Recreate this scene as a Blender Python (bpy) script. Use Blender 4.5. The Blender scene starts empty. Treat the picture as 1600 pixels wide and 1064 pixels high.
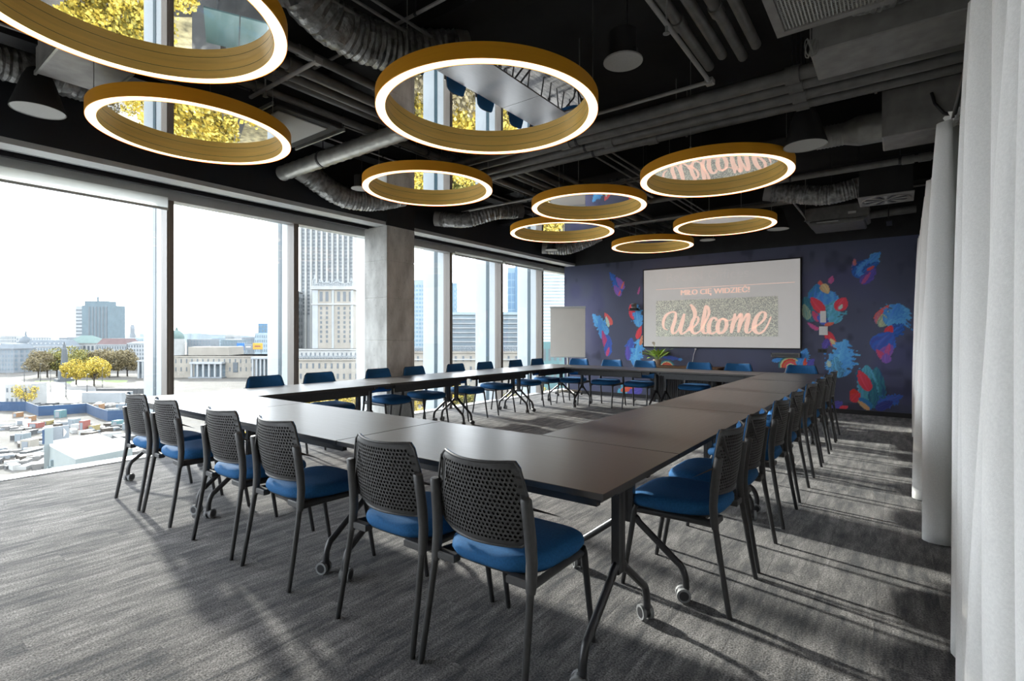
import bpy, bmesh, math, random
import numpy as np
from mathutils import Vector, Matrix

random.seed(7)
np.random.seed(7)
sc = bpy.context.scene
COL = sc.collection
PI = math.pi
R = math.radians

# ------------------------------------------------------------------ camera, world, sun, exposure
EYE = 1.308                       # camera height above the carpet
YAW = R(36.698)                   # camera turned to the left of the room's long axis (+Y)
FPX, HOR, CX = 811.05, 524.58, 800.0
SY, CY = math.sin(YAW), math.cos(YAW)
cam_d = bpy.data.cameras.new('camera')
cam_d.sensor_width = 36.0
cam_d.lens = FPX / 1600 * 36.0
cam_d.shift_y = -(532 - HOR) / 1600
cam_d.clip_start = 0.02
cam_d.clip_end = 6000
cam = bpy.data.objects.new('camera', cam_d)
COL.objects.link(cam)
cam.location = (0, 0, EYE)
cam.rotation_euler = (PI / 2, 0, YAW)
sc.camera = cam

world = bpy.data.worlds.new('overcast_sky')
sc.world = world
world.use_nodes = True
wt = world.node_tree
wt.nodes.clear()
w_out = wt.nodes.new('ShaderNodeOutputWorld')
w_bg = wt.nodes.new('ShaderNodeBackground')
w_tc = wt.nodes.new('ShaderNodeTexCoord')
w_map = wt.nodes.new('ShaderNodeMapping')
w_map.inputs['Scale'].default_value = (1.6, 1.6, 7.0)
w_nz = wt.nodes.new('ShaderNodeTexNoise')
w_nz.inputs['Scale'].default_value = 2.2
w_nz.inputs['Detail'].default_value = 6
w_nz.inputs['Roughness'].default_value = 0.55
w_rp = wt.nodes.new('ShaderNodeValToRGB')
w_rp.color_ramp.elements[0].position = 0.30
w_rp.color_ramp.elements[0].color = (0.74, 0.77, 0.83, 1)
w_rp.color_ramp.elements[1].position = 0.62
w_rp.color_ramp.elements[1].color = (0.97, 0.975, 1.0, 1)
wt.links.new(w_tc.outputs['Generated'], w_map.inputs['Vector'])
wt.links.new(w_map.outputs[0], w_nz.inputs['Vector'])
wt.links.new(w_nz.outputs['Fac'], w_rp.inputs[0])
wt.links.new(w_rp.outputs[0], w_bg.inputs['Color'])
w_bg.inputs['Strength'].default_value = 4.2
wt.links.new(w_bg.outputs[0], w_out.inputs['Surface'])

sun_d = bpy.data.lights.new('low_autumn_sun', 'SUN')
sun_d.energy = 5.0
sun_d.angle = R(2.2)
sun_d.color = (1.0, 0.93, 0.82)
sun = bpy.data.objects.new('low_autumn_sun', sun_d)
COL.objects.link(sun)
SUN_EL = R(20)
sun_dir = Vector((math.cos(SUN_EL) * 0.984, -math.cos(SUN_EL) * 0.176, -math.sin(SUN_EL)))
sun.rotation_euler = sun_dir.to_track_quat('-Z', 'Y').to_euler()
sun.location = (-30, 8, 20)

sc.view_settings.view_transform = 'Standard'
sc.view_settings.look = 'None'
sc.view_settings.exposure = 1.16
sc.view_settings.gamma = 1.0
sc.view_settings.use_curve_mapping = False
sc.cycles.use_denoising = True
sc.cycles.max_bounces = 10
sc.cycles.diffuse_bounces = 5
sc.cycles.glossy_bounces = 5
sc.cycles.transparent_max_bounces = 16
sc.cycles.sample_clamp_indirect = 8.0
sc.cycles.caustics_reflective = True
sc.cycles.blur_glossy = 0.5

# ------------------------------------------------------------------ measuring helpers (a ray through a picture point, cut by a known real plane)
def on_z(u, v, z):
    d = FPX * (EYE - z) / (v - HOR); a = (u - CX) / FPX
    return Vector((d * (-SY + a * CY), d * (CY + a * SY), z))
def on_Y(u, v, Y):
    a = (u - CX) / FPX; d = Y / (CY + a * SY)
    return Vector((d * (-SY + a * CY), Y, EYE + (HOR - v) * d / FPX))
def at_d(u, d, z=0.0):
    a = (u - CX) / FPX
    return Vector((d * (-SY + a * CY), d * (CY + a * SY), z))
def z_at(v, d):
    return EYE + (HOR - v) * d / FPX

# ------------------------------------------------------------------ materials
MATS = {}
def nodes_of(name):
    m = bpy.data.materials.new(name)
    m.use_nodes = True
    nt = m.node_tree
    b = nt.nodes['Principled BSDF']
    MATS[name] = m
    return m, nt, b
def mat(name, col, rough=0.5, metal=0.0, var=0.12, scale=30.0, bump=0.0, spec=0.5, coat=0.0, emit=None, estr=0.0, stretch=None, bscale=None):
    m, nt, b = nodes_of(name)
    b.inputs['Roughness'].default_value = rough
    b.inputs['Metallic'].default_value = metal
    b.inputs['Specular IOR Level'].default_value = spec
    b.inputs['Coat Weight'].default_value = coat
    tc = nt.nodes.new('ShaderNodeTexCoord')
    mp = nt.nodes.new('ShaderNodeMapping')
    if stretch: mp.inputs['Scale'].default_value = stretch
    nz = nt.nodes.new('ShaderNodeTexNoise')
    nz.inputs['Scale'].default_value = scale
    nz.inputs['Detail'].default_value = 5
    rp = nt.nodes.new('ShaderNodeValToRGB')
    lo = [max(0, c * (1 - var)) for c in col[:3]] + [1]
    hi = [min(1, c * (1 + var)) for c in col[:3]] + [1]
    rp.color_ramp.elements[0].position = 0.3; rp.color_ramp.elements[0].color = lo
    rp.color_ramp.elements[1].position = 0.7; rp.color_ramp.elements[1].color = hi
    nt.links.new(tc.outputs['Object'], mp.inputs['Vector'])
    nt.links.new(mp.outputs[0], nz.inputs['Vector'])
    nt.links.new(nz.outputs['Fac'], rp.inputs[0])
    nt.links.new(rp.outputs[0], b.inputs['Base Color'])
    if bump:
        bp = nt.nodes.new('ShaderNodeBump')
        bp.inputs['Strength'].default_value = bump
        bp.inputs['Distance'].default_value = 0.01
        if bscale:
            n2 = nt.nodes.new('ShaderNodeTexNoise'); n2.inputs['Scale'].default_value = bscale
            nt.links.new(mp.outputs[0], n2.inputs['Vector']); nt.links.new(n2.outputs['Fac'], bp.inputs['Height'])
        else:
            nt.links.new(nz.outputs['Fac'], bp.inputs['Height'])
        nt.links.new(bp.outputs[0], b.inputs['Normal'])
    if emit:
        b.inputs['Emission Color'].default_value = (*emit, 1)
        b.inputs['Emission Strength'].default_value = estr
    return m

def carpet_mat():
    m, nt, b = nodes_of('carpet_plank')
    b.inputs['Roughness'].default_value = 1.0
    b.inputs['Specular IOR Level'].default_value = 0.05
    b.inputs['Sheen Weight'].default_value = 0.15
    N = nt.nodes.new; L = nt.links.new
    geo = N('ShaderNodeNewGeometry'); oi = N('ShaderNodeObjectInfo')
    cmb = N('ShaderNodeCombineXYZ'); mul = N('ShaderNodeMath'); mul.operation = 'MULTIPLY'; mul.inputs[1].default_value = 37.0
    L(oi.outputs['Random'], mul.inputs[0]); L(mul.outputs[0], cmb.inputs[0]); L(mul.outputs[0], cmb.inputs[1])
    def streak(sx, sy, det, use_rand):
        mp = N('ShaderNodeMapping'); mp.inputs['Scale'].default_value = (sx, sy, 1); L(geo.outputs['Position'], mp.inputs['Vector'])
        n = N('ShaderNodeTexNoise'); n.inputs['Scale'].default_value = 1.0; n.inputs['Detail'].default_value = det; n.inputs['Roughness'].default_value = 0.72
        if use_rand:
            ad = N('ShaderNodeVectorMath'); ad.operation = 'ADD'; L(mp.outputs[0], ad.inputs[0]); L(cmb.outputs[0], ad.inputs[1]); L(ad.outputs[0], n.inputs['Vector'])
        else: L(mp.outputs[0], n.inputs['Vector'])
        return n
    a = streak(15, 2.3, 5, True); c = streak(2.2, 1.6, 3, False)
    mixn = N('ShaderNodeMath'); mixn.operation = 'MULTIPLY_ADD'; mixn.inputs[1].default_value = 0.68
    h = N('ShaderNodeMath'); h.operation = 'MULTIPLY'; h.inputs[1].default_value = 0.32
    L(c.outputs['Fac'], h.inputs[0]); L(a.outputs['Fac'], mixn.inputs[0]); L(h.outputs[0], mixn.inputs[2])
    rp = N('ShaderNodeValToRGB'); e = rp.color_ramp.elements
    e[0].position = 0.40; e[0].color = (0.040, 0.042, 0.048, 1)
    e[1].position = 0.60; e[1].color = (0.22, 0.212, 0.210, 1)
    k = e.new(0.5); k.color = (0.118, 0.114, 0.115, 1)
    L(mixn.outputs[0], rp.inputs[0])
    n2 = N('ShaderNodeTexNoise'); n2.inputs['Scale'].default_value = 130; n2.inputs['Detail'].default_value = 4
    L(geo.outputs['Position'], n2.inputs['Vector'])
    r2 = N('ShaderNodeValToRGB'); r2.color_ramp.elements[0].position = 0.34; r2.color_ramp.elements[0].color = (0.30, 0.30, 0.30, 1)
    r2.color_ramp.elements[1].position = 0.66; r2.color_ramp.elements[1].color = (1.65, 1.65, 1.65, 1)
    L(n2.outputs['Fac'], r2.inputs[0])
    mx = N('ShaderNodeMix'); mx.data_type = 'RGBA'; mx.blend_type = 'MULTIPLY'; mx.inputs[0].default_value = 1.0
    L(rp.outputs[0], mx.inputs[6]); L(r2.outputs[0], mx.inputs[7])
    L(mx.outputs[2], b.inputs['Base Color'])
    bp = N('ShaderNodeBump'); bp.inputs['Strength'].default_value = 0.8; bp.inputs['Distance'].default_value = 0.006
    L(n2.outputs['Fac'], bp.inputs['Height']); L(bp.outputs[0], b.inputs['Normal'])
    return m

def wood_laminate():
    m, nt, b = nodes_of('dark_oak_laminate')
    b.inputs['Roughness'].default_value = 0.34
    b.inputs['Specular IOR Level'].default_value = 0.5
    N = nt.nodes.new; L = nt.links.new
    tc = N('ShaderNodeTexCoord'); mp = N('ShaderNodeMapping'); mp.inputs['Scale'].default_value = (1.2, 22, 1)
    n1 = N('ShaderNodeTexNoise'); n1.inputs['Scale'].default_value = 3; n1.inputs['Detail'].default_value = 7; n1.inputs['Roughness'].default_value = 0.65
    L(tc.outputs['Object'], mp.inputs['Vector']); L(mp.outputs[0], n1.inputs['Vector'])
    rp = N('ShaderNodeValToRGB')
    rp.color_ramp.elements[0].position = 0.3; rp.color_ramp.elements[0].color = (0.030, 0.027, 0.026, 1)
    rp.color_ramp.elements[1].position = 0.72; rp.color_ramp.elements[1].color = (0.056, 0.051, 0.049, 1)
    L(n1.outputs['Fac'], rp.inputs[0]); L(rp.outputs[0], b.inputs['Base Color'])
    r2 = N('ShaderNodeMapRange'); r2.inputs['To Min'].default_value = 0.27; r2.inputs['To Max'].default_value = 0.40
    L(n1.outputs['Fac'], r2.inputs['Value']); L(r2.outputs[0], b.inputs['Roughness'])
    bp = N('ShaderNodeBump'); bp.inputs['Strength'].default_value = 0.08; bp.inputs['Distance'].default_value = 0.002
    L(n1.outputs['Fac'], bp.inputs['Height']); L(bp.outputs[0], b.inputs['Normal'])
    return m

def concrete_mat():
    m, nt, b = nodes_of('raw_concrete')
    b.inputs['Roughness'].default_value = 0.85
    N = nt.nodes.new; L = nt.links.new
    tc = N('ShaderNodeTexCoord')
    n1 = N('ShaderNodeTexNoise'); n1.inputs['Scale'].default_value = 3.5; n1.inputs['Detail'].default_value = 9; n1.inputs['Roughness'].default_value = 0.65
    mp = N('ShaderNodeMapping'); mp.inputs['Scale'].default_value = (1, 1, 0.45)
    L(tc.outputs['Object'], mp.inputs['Vector']); L(mp.outputs[0], n1.inputs['Vector'])
    rp = N('ShaderNodeValToRGB')
    rp.color_ramp.elements[0].position = 0.3; rp.color_ramp.elements[0].color = (0.36, 0.36, 0.345, 1)
    rp.color_ramp.elements[1].position = 0.7; rp.color_ramp.elements[1].color = (0.78, 0.785, 0.76, 1)
    L(n1.outputs['Fac'], rp.inputs[0])
    vo = N('ShaderNodeTexVoronoi'); vo.inputs['Scale'].default_value = 16
    L(tc.outputs['Object'], vo.inputs['Vector'])
    r2 = N('ShaderNodeValToRGB'); r2.color_ramp.elements[0].position = 0.05; r2.color_ramp.elements[0].color = (0.35, 0.35, 0.35, 1)
    r2.color_ramp.elements[1].position = 0.13; r2.color_ramp.elements[1].color = (1, 1, 1, 1)
    L(vo.outputs['Distance'], r2.inputs[0])
    mx = N('ShaderNodeMix'); mx.data_type = 'RGBA'; mx.blend_type = 'MULTIPLY'; mx.inputs[0].default_value = 0.8
    L(rp.outputs[0], mx.inputs[6]); L(r2.outputs[0], mx.inputs[7]); L(mx.outputs[2], b.inputs['Base Color'])
    bp = N('ShaderNodeBump'); bp.inputs['Strength'].default_value = 0.35; bp.inputs['Distance'].default_value = 0.01
    L(n1.outputs['Fac'], bp.inputs['Height']); L(bp.outputs[0], b.inputs['Normal'])
    return m

def glass_mat(name, tint=(0.93, 0.96, 0.97), refl=1.0):
    m = bpy.data.materials.new(name); m.use_nodes = True; MATS[name] = m
    nt = m.node_tree; nt.nodes.clear(); N = nt.nodes.new; L = nt.links.new
    out = N('ShaderNodeOutputMaterial'); tr = N('ShaderNodeBsdfTransparent'); gl = N('ShaderNodeBsdfGlossy'); mx = N('ShaderNodeMixShader')
    lw = N('ShaderNodeLayerWeight'); lw.inputs['Blend'].default_value = 0.5
    pw = N('ShaderNodeMath'); pw.operation = 'POWER'; pw.inputs[1].default_value = 5.0
    fr = N('ShaderNodeMath'); fr.operation = 'MULTIPLY_ADD'; fr.inputs[1].default_value = 0.90; fr.inputs[2].default_value = 0.035
    L(lw.outputs['Facing'], pw.inputs[0]); L(pw.outputs[0], fr.inputs[0])
    nz = N('ShaderNodeTexNoise'); nz.inputs['Scale'].default_value = 0.4
    rp = N('ShaderNodeValToRGB'); rp.color_ramp.elements[0].color = (*[t * 0.985 for t in tint], 1); rp.color_ramp.elements[1].color = (*tint, 1)
    L(nz.outputs['Fac'], rp.inputs[0]); L(rp.outputs[0], tr.inputs['Color'])
    gl.inputs['Roughness'].default_value = 0.0
    mm = N('ShaderNodeMath'); mm.operation = 'MULTIPLY'; mm.inputs[1].default_value = refl
    L(fr.outputs[0], mm.inputs[0]); L(mm.outputs[0], mx.inputs[0]); L(tr.outputs[0], mx.inputs[1]); L(gl.outputs[0], mx.inputs[2]); L(mx.outputs[0], out.inputs['Surface'])
    return m

def blind_mat():
    m, nt, b = nodes_of('blind_white'); N = nt.nodes.new; L = nt.links.new
    b.inputs['Base Color'].default_value = (0.80, 0.81, 0.80, 1); b.inputs['Roughness'].default_value = 0.9
    tr = N('ShaderNodeBsdfTranslucent'); mx = N('ShaderNodeMixShader'); mx.inputs[0].default_value = 0.85
    wv = N('ShaderNodeTexWave'); wv.inputs['Scale'].default_value = 400; rp = N('ShaderNodeValToRGB')
    rp.color_ramp.elements[0].color = (0.90, 0.91, 0.90, 1); rp.color_ramp.elements[1].color = (0.95, 0.96, 0.95, 1)
    L(wv.outputs['Fac'], rp.inputs[0]); L(rp.outputs[0], tr.inputs['Color'])
    L(b.outputs[0], mx.inputs[1]); L(tr.outputs[0], mx.inputs[2]); L(mx.outputs[0], nt.nodes['Material Output'].inputs['Surface'])
blind_mat()
def vcol_mat(name, rough=0.7, attr='paint'):
    m, nt, b = nodes_of(name)
    b.inputs['Roughness'].default_value = rough
    a = nt.nodes.new('ShaderNodeAttribute'); a.attribute_name = attr
    nt.links.new(a.outputs['Color'], b.inputs['Base Color'])
    return m

def leaf_mat(name, cols):
    m, nt, b = nodes_of(name)
    b.inputs['Roughness'].default_value = 0.7
    N = nt.nodes.new; L = nt.links.new
    geo = N('ShaderNodeNewGeometry'); nz = N('ShaderNodeTexNoise'); nz.inputs['Scale'].default_value = 0.55; nz.inputs['Detail'].default_value = 4
    L(geo.outputs['Position'], nz.inputs['Vector'])
    ad = N('ShaderNodeMath'); ad.operation = 'ADD'; hm = N('ShaderNodeMath'); hm.operation = 'MULTIPLY_ADD'; hm.inputs[1].default_value = 0.45; hm.inputs[2].default_value = -0.22
    L(geo.outputs['Random Per Island'], hm.inputs[0]); L(nz.outputs['Fac'], ad.inputs[0]); L(hm.outputs[0], ad.inputs[1])
    rp = N('ShaderNodeValToRGB'); e = rp.color_ramp.elements
    e[0].position = 0.25; e[0].color = (*cols[0], 1); e[1].position = 0.8; e[1].color = (*cols[-1], 1)
    for i, c in enumerate(cols[1:-1]):
        k = e.new(0.25 + 0.55 * (i + 1) / (len(cols) - 1)); k.color = (*c, 1)
    L(ad.outputs[0], rp.inputs[0]); L(rp.outputs[0], b.inputs['Base Color'])
    b.inputs['Transmission Weight'].default_value = 0.0
    return m

carpet_mat(); wood_laminate(); concrete_mat()
glass_mat('window_glass')
mat('mat_black_paint', (0.018, 0.018, 0.019), 0.75, var=0.25, scale=6)
mat('bulkhead_black', (0.014, 0.017, 0.022), 0.6, var=0.2, scale=3)
mat('ceiling_black', (0.016, 0.016, 0.016), 0.9, var=0.4, scale=2.5, bump=0.3)
mat('black_pipe', (0.150, 0.146, 0.139), 0.40, var=0.2, scale=12, spec=0.6)
mat('black_steel', (0.022, 0.022, 0.025), 0.38, var=0.2, scale=40, spec=0.55)
mat('duct_grey', (0.29, 0.28, 0.268), 0.5, var=0.2, scale=8)
mat('duct_metal', (0.34, 0.34, 0.32), 0.38, metal=0.5, var=0.2, scale=9)
mat('foil_duct', (0.26, 0.26, 0.255), 0.35, metal=0.4, var=0.5, scale=18, bump=1.0, bscale=26)
mat('speaker_grille', (0.46, 0.46, 0.44), 0.7, var=0.1, scale=200)
mat('chair_plastic', (0.050, 0.049, 0.050), 0.5, var=0.12, scale=60, bump=0.1, bscale=300)
mat('chair_steel', (0.026, 0.026, 0.028), 0.36, var=0.15, scale=60, spec=0.6)
mat('blue_fabric', (0.019, 0.108, 0.270), 0.85, var=0.16, scale=120, bump=0.25, bscale=600, spec=0.25)
mat('grey_rubber', (0.20, 0.205, 0.21), 0.55, var=0.1, scale=60)
mat('white_metal', (0.72, 0.74, 0.76), 0.4, var=0.05, scale=5)
mat('pale_fin', (0.36, 0.395, 0.42), 0.4, var=0.06, scale=2, metal=0.1)
mat('teal_gasket', (0.018, 0.052, 0.072), 0.4, var=0.1, scale=3)
mat('bronze_mullion', (0.17, 0.148, 0.128), 0.45, var=0.15, scale=6, stretch=(1, 1, 0.1))
mat('head_grey', (0.50, 0.515, 0.51), 0.5, var=0.08, scale=5)
mat('slot_dark', (0.03, 0.032, 0.033), 0.6, var=0.2, scale=6)
mat('gold_band', (1.0, 0.44, 0.028), 0.42, metal=0.10, var=0.05, scale=4, stretch=(1, 1, 20), spec=0.5)
mat('gold_inner', (0.95, 0.60, 0.14), 0.40, metal=0.10, var=0.06, scale=4, stretch=(1, 1, 20), spec=0.5)
mat('lamp_diffuser', (0.9, 0.85, 0.78), 0.6, var=0.02, emit=(1.0, 0.64, 0.39), estr=1.5)
mat('mirror', (0.93, 0.93, 0.93), 0.01, metal=1.0, var=0.01)
mat('curtain_cloth', (0.82, 0.815, 0.80), 0.9, var=0.05, scale=160, bump=0.15, bscale=500, spec=0.1)
mat('partition_grey', (0.20, 0.215, 0.20), 0.5, var=0.08, scale=3)
mat('plaster_light', (0.55, 0.54, 0.52), 0.85, var=0.05, scale=4)
mat('baseboard_black', (0.012, 0.012, 0.014), 0.5, var=0.2)
mat('switch_white', (0.80, 0.80, 0.79), 0.4, var=0.03)
mat('wood_brown', (0.16, 0.085, 0.040), 0.5, var=0.3, scale=4, stretch=(1, 14, 14))
mat('leaf_green', (0.33, 0.52, 0.07), 0.5, var=0.4, scale=30)
mat('petal_white', (0.85, 0.85, 0.80), 0.5, var=0.05)
mat('pot_clay', (0.45, 0.36, 0.28), 0.6, var=0.15)
mat('board_paper', (0.70, 0.67, 0.62), 0.8, var=0.03, scale=3)
mat('board_base', (0.42, 0.38, 0.31), 0.5, var=0.08)
mat('text_pink', (0.62, 0.42, 0.36), 0.7, var=0.04, emit=(1.0, 0.68, 0.55), estr=0.27)
mat('text_faint', (0.47, 0.455, 0.45), 0.8, var=0.04, emit=(1.0, 0.95, 0.93), estr=0.12)
vcol_mat('mural_paint', 0.62)

# ------------------------------------------------------------------ mesh builder
class MB:
    def __init__(s): s.v = []; s.f = []; s.m = []
    def add(s, verts, faces, mi=0):
        o = len(s.v); s.v.extend([tuple(p) for p in verts]); s.f.extend([tuple(i + o for i in q) for q in faces]); s.m.extend([mi] * len(faces)); return s
    def box(s, lo, hi, mi=0, rz=0.0, bev=0.0):
        x0, y0, z0 = lo; x1, y1, z1 = hi
        if bev:
            b = bev; pts = []
            for z, ins in ((z0, b), (z0 + b, 0), (z1 - b, 0), (z1, b)):
                pts += [(x0 + ins + (0 if ins else 0), y0 + ins, z), (x1 - ins, y0 + ins, z), (x1 - ins, y1 - ins, z), (x0 + ins, y1 - ins, z)]
            fs = [(3, 2, 1, 0), (12, 13, 14, 15)]
            for k in range(3):
                for i in range(4):
                    j = (i + 1) % 4; fs.append((k * 4 + i, k * 4 + j, k * 4 + 4 + j, k * 4 + 4 + i))
        else:
            pts = [(x0, y0, z0), (x1, y0, z0), (x1, y1, z0), (x0, y1, z0), (x0, y0, z1), (x1, y0, z1), (x1, y1, z1), (x0, y1, z1)]
            fs = [(3, 2, 1, 0), (4, 5, 6, 7), (0, 1, 5, 4), (1, 2, 6, 5), (2, 3, 7, 6), (3, 0, 4, 7)]
        if rz:
            cx, cy = (x0 + x1) / 2, (y0 + y1) / 2; c, q = math.cos(rz), math.sin(rz)
            pts = [(cx + (x - cx) * c - (y - cy) * q, cy + (x - cx) * q + (y - cy) * c, z) for x, y, z in pts]
        return s.add(pts, fs, mi)
    def tube(s, path, r, n=10, mi=0, caps=True, flat=1.0, up=None):
        P = [Vector(p) for p in path]; rr = r if isinstance(r, (list, tuple)) else [r] * len(P)
        o = len(s.v); T = []
        for i in range(len(P)):
            a = P[max(0, i - 1)]; b = P[min(len(P) - 1, i + 1)]
            T.append((b - a).normalized())
        ref = Vector(up) if up else (Vector((0, 0, 1)) if abs(T[0].z) < 0.9 else Vector((1, 0, 0)))
        X = (ref - T[0] * ref.dot(T[0])).normalized()
        for i, p in enumerate(P):
            X = (X - T[i] * X.dot(T[i])).normalized(); Y = T[i].cross(X)
            for k in range(n):
                a = 2 * PI * k / n
                q = p + X * math.cos(a) * rr[i] + Y * math.sin(a) * rr[i] * flat
                s.v.append(tuple(q))
        for i in range(len(P) - 1):
            for k in range(n):
                k2 = (k + 1) % n
                s.f.append((o + i * n + k, o + i * n + k2, o + (i + 1) * n + k2, o + (i + 1) * n + k)); s.m.append(mi)
        if caps:
            s.f.append(tuple(o + k for k in range(n))[::-1]); s.m.append(mi)
            q = o + (len(P) - 1) * n; s.f.append(tuple(q + k for k in range(n))); s.m.append(mi)
        return s
    def lathe(s, prof, n=32, c=(0, 0, 0), mi=0, closed=False, mis=None):
        o = len(s.v)
        for r, z in prof:
            for k in range(n):
                a = 2 * PI * k / n; s.v.append((c[0] + r * math.cos(a), c[1] + r * math.sin(a), c[2] + z))
        m = len(prof)
        for i in range(m if closed else m - 1):
            i2 = (i + 1) % m
            for k in range(n):
                k2 = (k + 1) % n
                s.f.append((o + i * n + k, o + i * n + k2, o + i2 * n + k2, o + i2 * n + k)); s.m.append(mis[i] if mis else mi)
        return s
    def prism(s, poly, z0, z1, mi=0):
        n = len(poly); o = len(s.v)
        s.v.extend([(x, y, z0) for x, y in poly]); s.v.extend([(x, y, z1) for x, y in poly])
        s.f.append(tuple(range(o, o + n))[::-1]); s.f.append(tuple(range(o + n, o + 2 * n)))
        s.m += [mi, mi]
        for i in range(n):
            j = (i + 1) % n; s.f.append((o + i, o + j, o + n + j, o + n + i)); s.m.append(mi)
        return s
    def mesh(s, name, mats, smooth=None):
        me = bpy.data.meshes.new(name)
        me.from_pydata(s.v, [], s.f)
        for mm in (mats if isinstance(mats, (list, tuple)) else [mats]): me.materials.append(MATS[mm])
        me.polygons.foreach_set('material_index', s.m)
        if smooth:
            me.polygons.foreach_set('use_smooth', [True] * len(s.f))
            me.set_sharp_from_angle(angle=R(smooth))
        me.update()
        return me
    def build(s, name, mats, parent=None, smooth=None, loc=None, rz=0.0):
        return link(name, s.mesh(name, mats, smooth), parent, loc, rz)

def link(name, me, parent=None, loc=None, rz=0.0):
    o = bpy.data.objects.new(name, me); COL.objects.link(o)
    if loc is not None: o.location = loc
    if rz: o.rotation_euler = (0, 0, rz)
    if parent is not None: o.parent = parent
    return o
def empty(name, loc=(0, 0, 0), rz=0.0):
    o = bpy.data.objects.new(name, None); o.empty_display_size = 0.1; COL.objects.link(o)
    o.location = loc; o.rotation_euler = (0, 0, rz)
    return o
def tag(o, label=None, cat=None, group=None, kind=None):
    if label: o['label'] = label
    if cat: o['category'] = cat
    if group: o['group'] = group
    if kind: o['kind'] = kind
    return o
KIDS = {}
def copy_tree(o, parent=None):
    c = o.copy(); COL.objects.link(c); c.parent = parent
    for ch in [q for q in o.children]: copy_tree(ch, c)
    return c
def struct(o): o['kind'] = 'structure'; return o

# ================================================================== ROOM
XW, XG = -6.46, -6.56            # carpet edge, glass plane
YB = 10.36                       # mural wall
XR, YF, ZC = 0.66, -2.13, 3.9    # partition wall, wall behind the camera, slab
ZH0 = 2.80
ZT = 2.90                        # underside of bulkhead, top of mural

floor = struct(MB().box((XG - 0.1, YF, -0.30), (XR, YB, -0.012)).build('floor', 'carpet_plank'))
# carpet planks, 1 m x 25 cm, laid in staggered rows along the window wall
def in_frame(x, y):
    d = -x * SY + y * CY
    if d < 0.3: return False
    u = CX + FPX * (x * CY + y * SY) / d; v = HOR + FPX * EYE / d
    return -20 < u < 1620 and v < 1090
pk = []
nx = int(math.ceil((XR - XW) / 0.25))
for i in range(nx):
    x0 = XR - (i + 1) * 0.25
    off = [0.0, 0.33, 0.66][i % 3]
    for j in range(-1, 14):
        y0 = YF + j * 1.0 + off
        a, b_ = max(y0, YF), min(y0 + 1.0, YB)
        if b_ - a < 0.02 or x0 + 0.25 < XW: continue
        pk.append((max(x0, XW), min(x0 + 0.25, XR), a, b_))
vis = [p for p in pk if any(in_frame(x, y) for x in p[:2] for y in p[2:])]
vis.sort(key=lambda p: abs((p[0] + p[1]) / 2) + abs((p[2] + p[3]) / 2))
solo = set(vis[:300])
pcache = {}
rest = MB()
for p in pk:
    w, l = round(p[1] - p[0], 3), round(p[3] - p[2], 3)
    hgt = 0.0
    if p in solo:
        if (w, l) not in pcache:
            pcache[(w, l)] = MB().box((-w / 2 + 0.0002, -l / 2 + 0.0002, -0.012), (w / 2 - 0.0002, l / 2 - 0.0002, 0.0), bev=0.0006).mesh('carpet_plank', 'carpet_plank')
        link('carpet_plank', pcache[(w, l)], floor, ((p[0] + p[1]) / 2, (p[2] + p[3]) / 2, 0))
    else:
        rest.box((p[0] + 0.0002, p[2] + 0.0002, -0.012), (p[1] - 0.0002, p[3] - 0.0002, 0.0))
tag(rest.build('carpet_planks_beyond', 'carpet_plank', floor), kind='stuff')

struct(MB().box((XG - 0.6, YF - 0.3, ZC), (XR + 0.3, YB + 1.2, ZC + 0.3)).build('ceiling', 'ceiling_black'))

# mural wall: black-painted upper part, printed mural below
wall_back = struct(MB().box((-6.21, YB + 0.004, 0), (XR + 0.3, YB + 1.1, ZC)).build('wall_back', 'mat_black_paint'))
struct(MB().box((-6.21, YB - 0.015, 0), (XR, YB + 0.004, 0.075)).build('baseboard_back', 'baseboard_black'))
struct(MB().box((XR, YF - 0.2, 0), (XR + 0.2, YB + 0.004, ZC)).build('wall_right', 'partition_grey'))
wr = struct(MB().box((XR - 0.012, YF, 2.02), (XR, YB, 2.06)).box((XR - 0.012, YF, 2.66), (XR, YB, 2.74)).build('trim_1', 'slot_dark'))
struct(MB().box((XG, YF - 0.2, ZH0), (XR, YF, ZC)).box((XG + 0.25 + 2 * 1.44, YF - 0.2, 0), (XR, YF, ZH0)).box((XG, YF - 0.2, 0), (XG + 0.25, YF, ZH0)).build('wall_front', 'plaster_light'))
# unseen window bays added behind the camera to brighten the room
for i in range(2):
    xa = XG + 0.25 + i * 1.44
    w = empty('window_%d' % (20 + i), (xa, YF - 0.1, 0)); struct(w)
    MB().box((0.03, -0.006, 0.03), (1.41, 0.006, ZH0)).build('pane', 'window_glass', w)
    MB().box((0, -0.05, -0.02), (1.44, 0.05, 0.03)).build('sill_rail', 'white_metal', w)
    MB().box((1.405, -0.06, 0.0), (1.475, 0.10, ZH0)).build('mullion', 'bronze_mullion', w)
# closing panel past the end of the mural wall
struct(MB().box((XG - 0.05, YB + 0.9, 0), (-6.21, YB + 1.1, ZC)).build('wall_return', 'plaster_light'))

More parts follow.
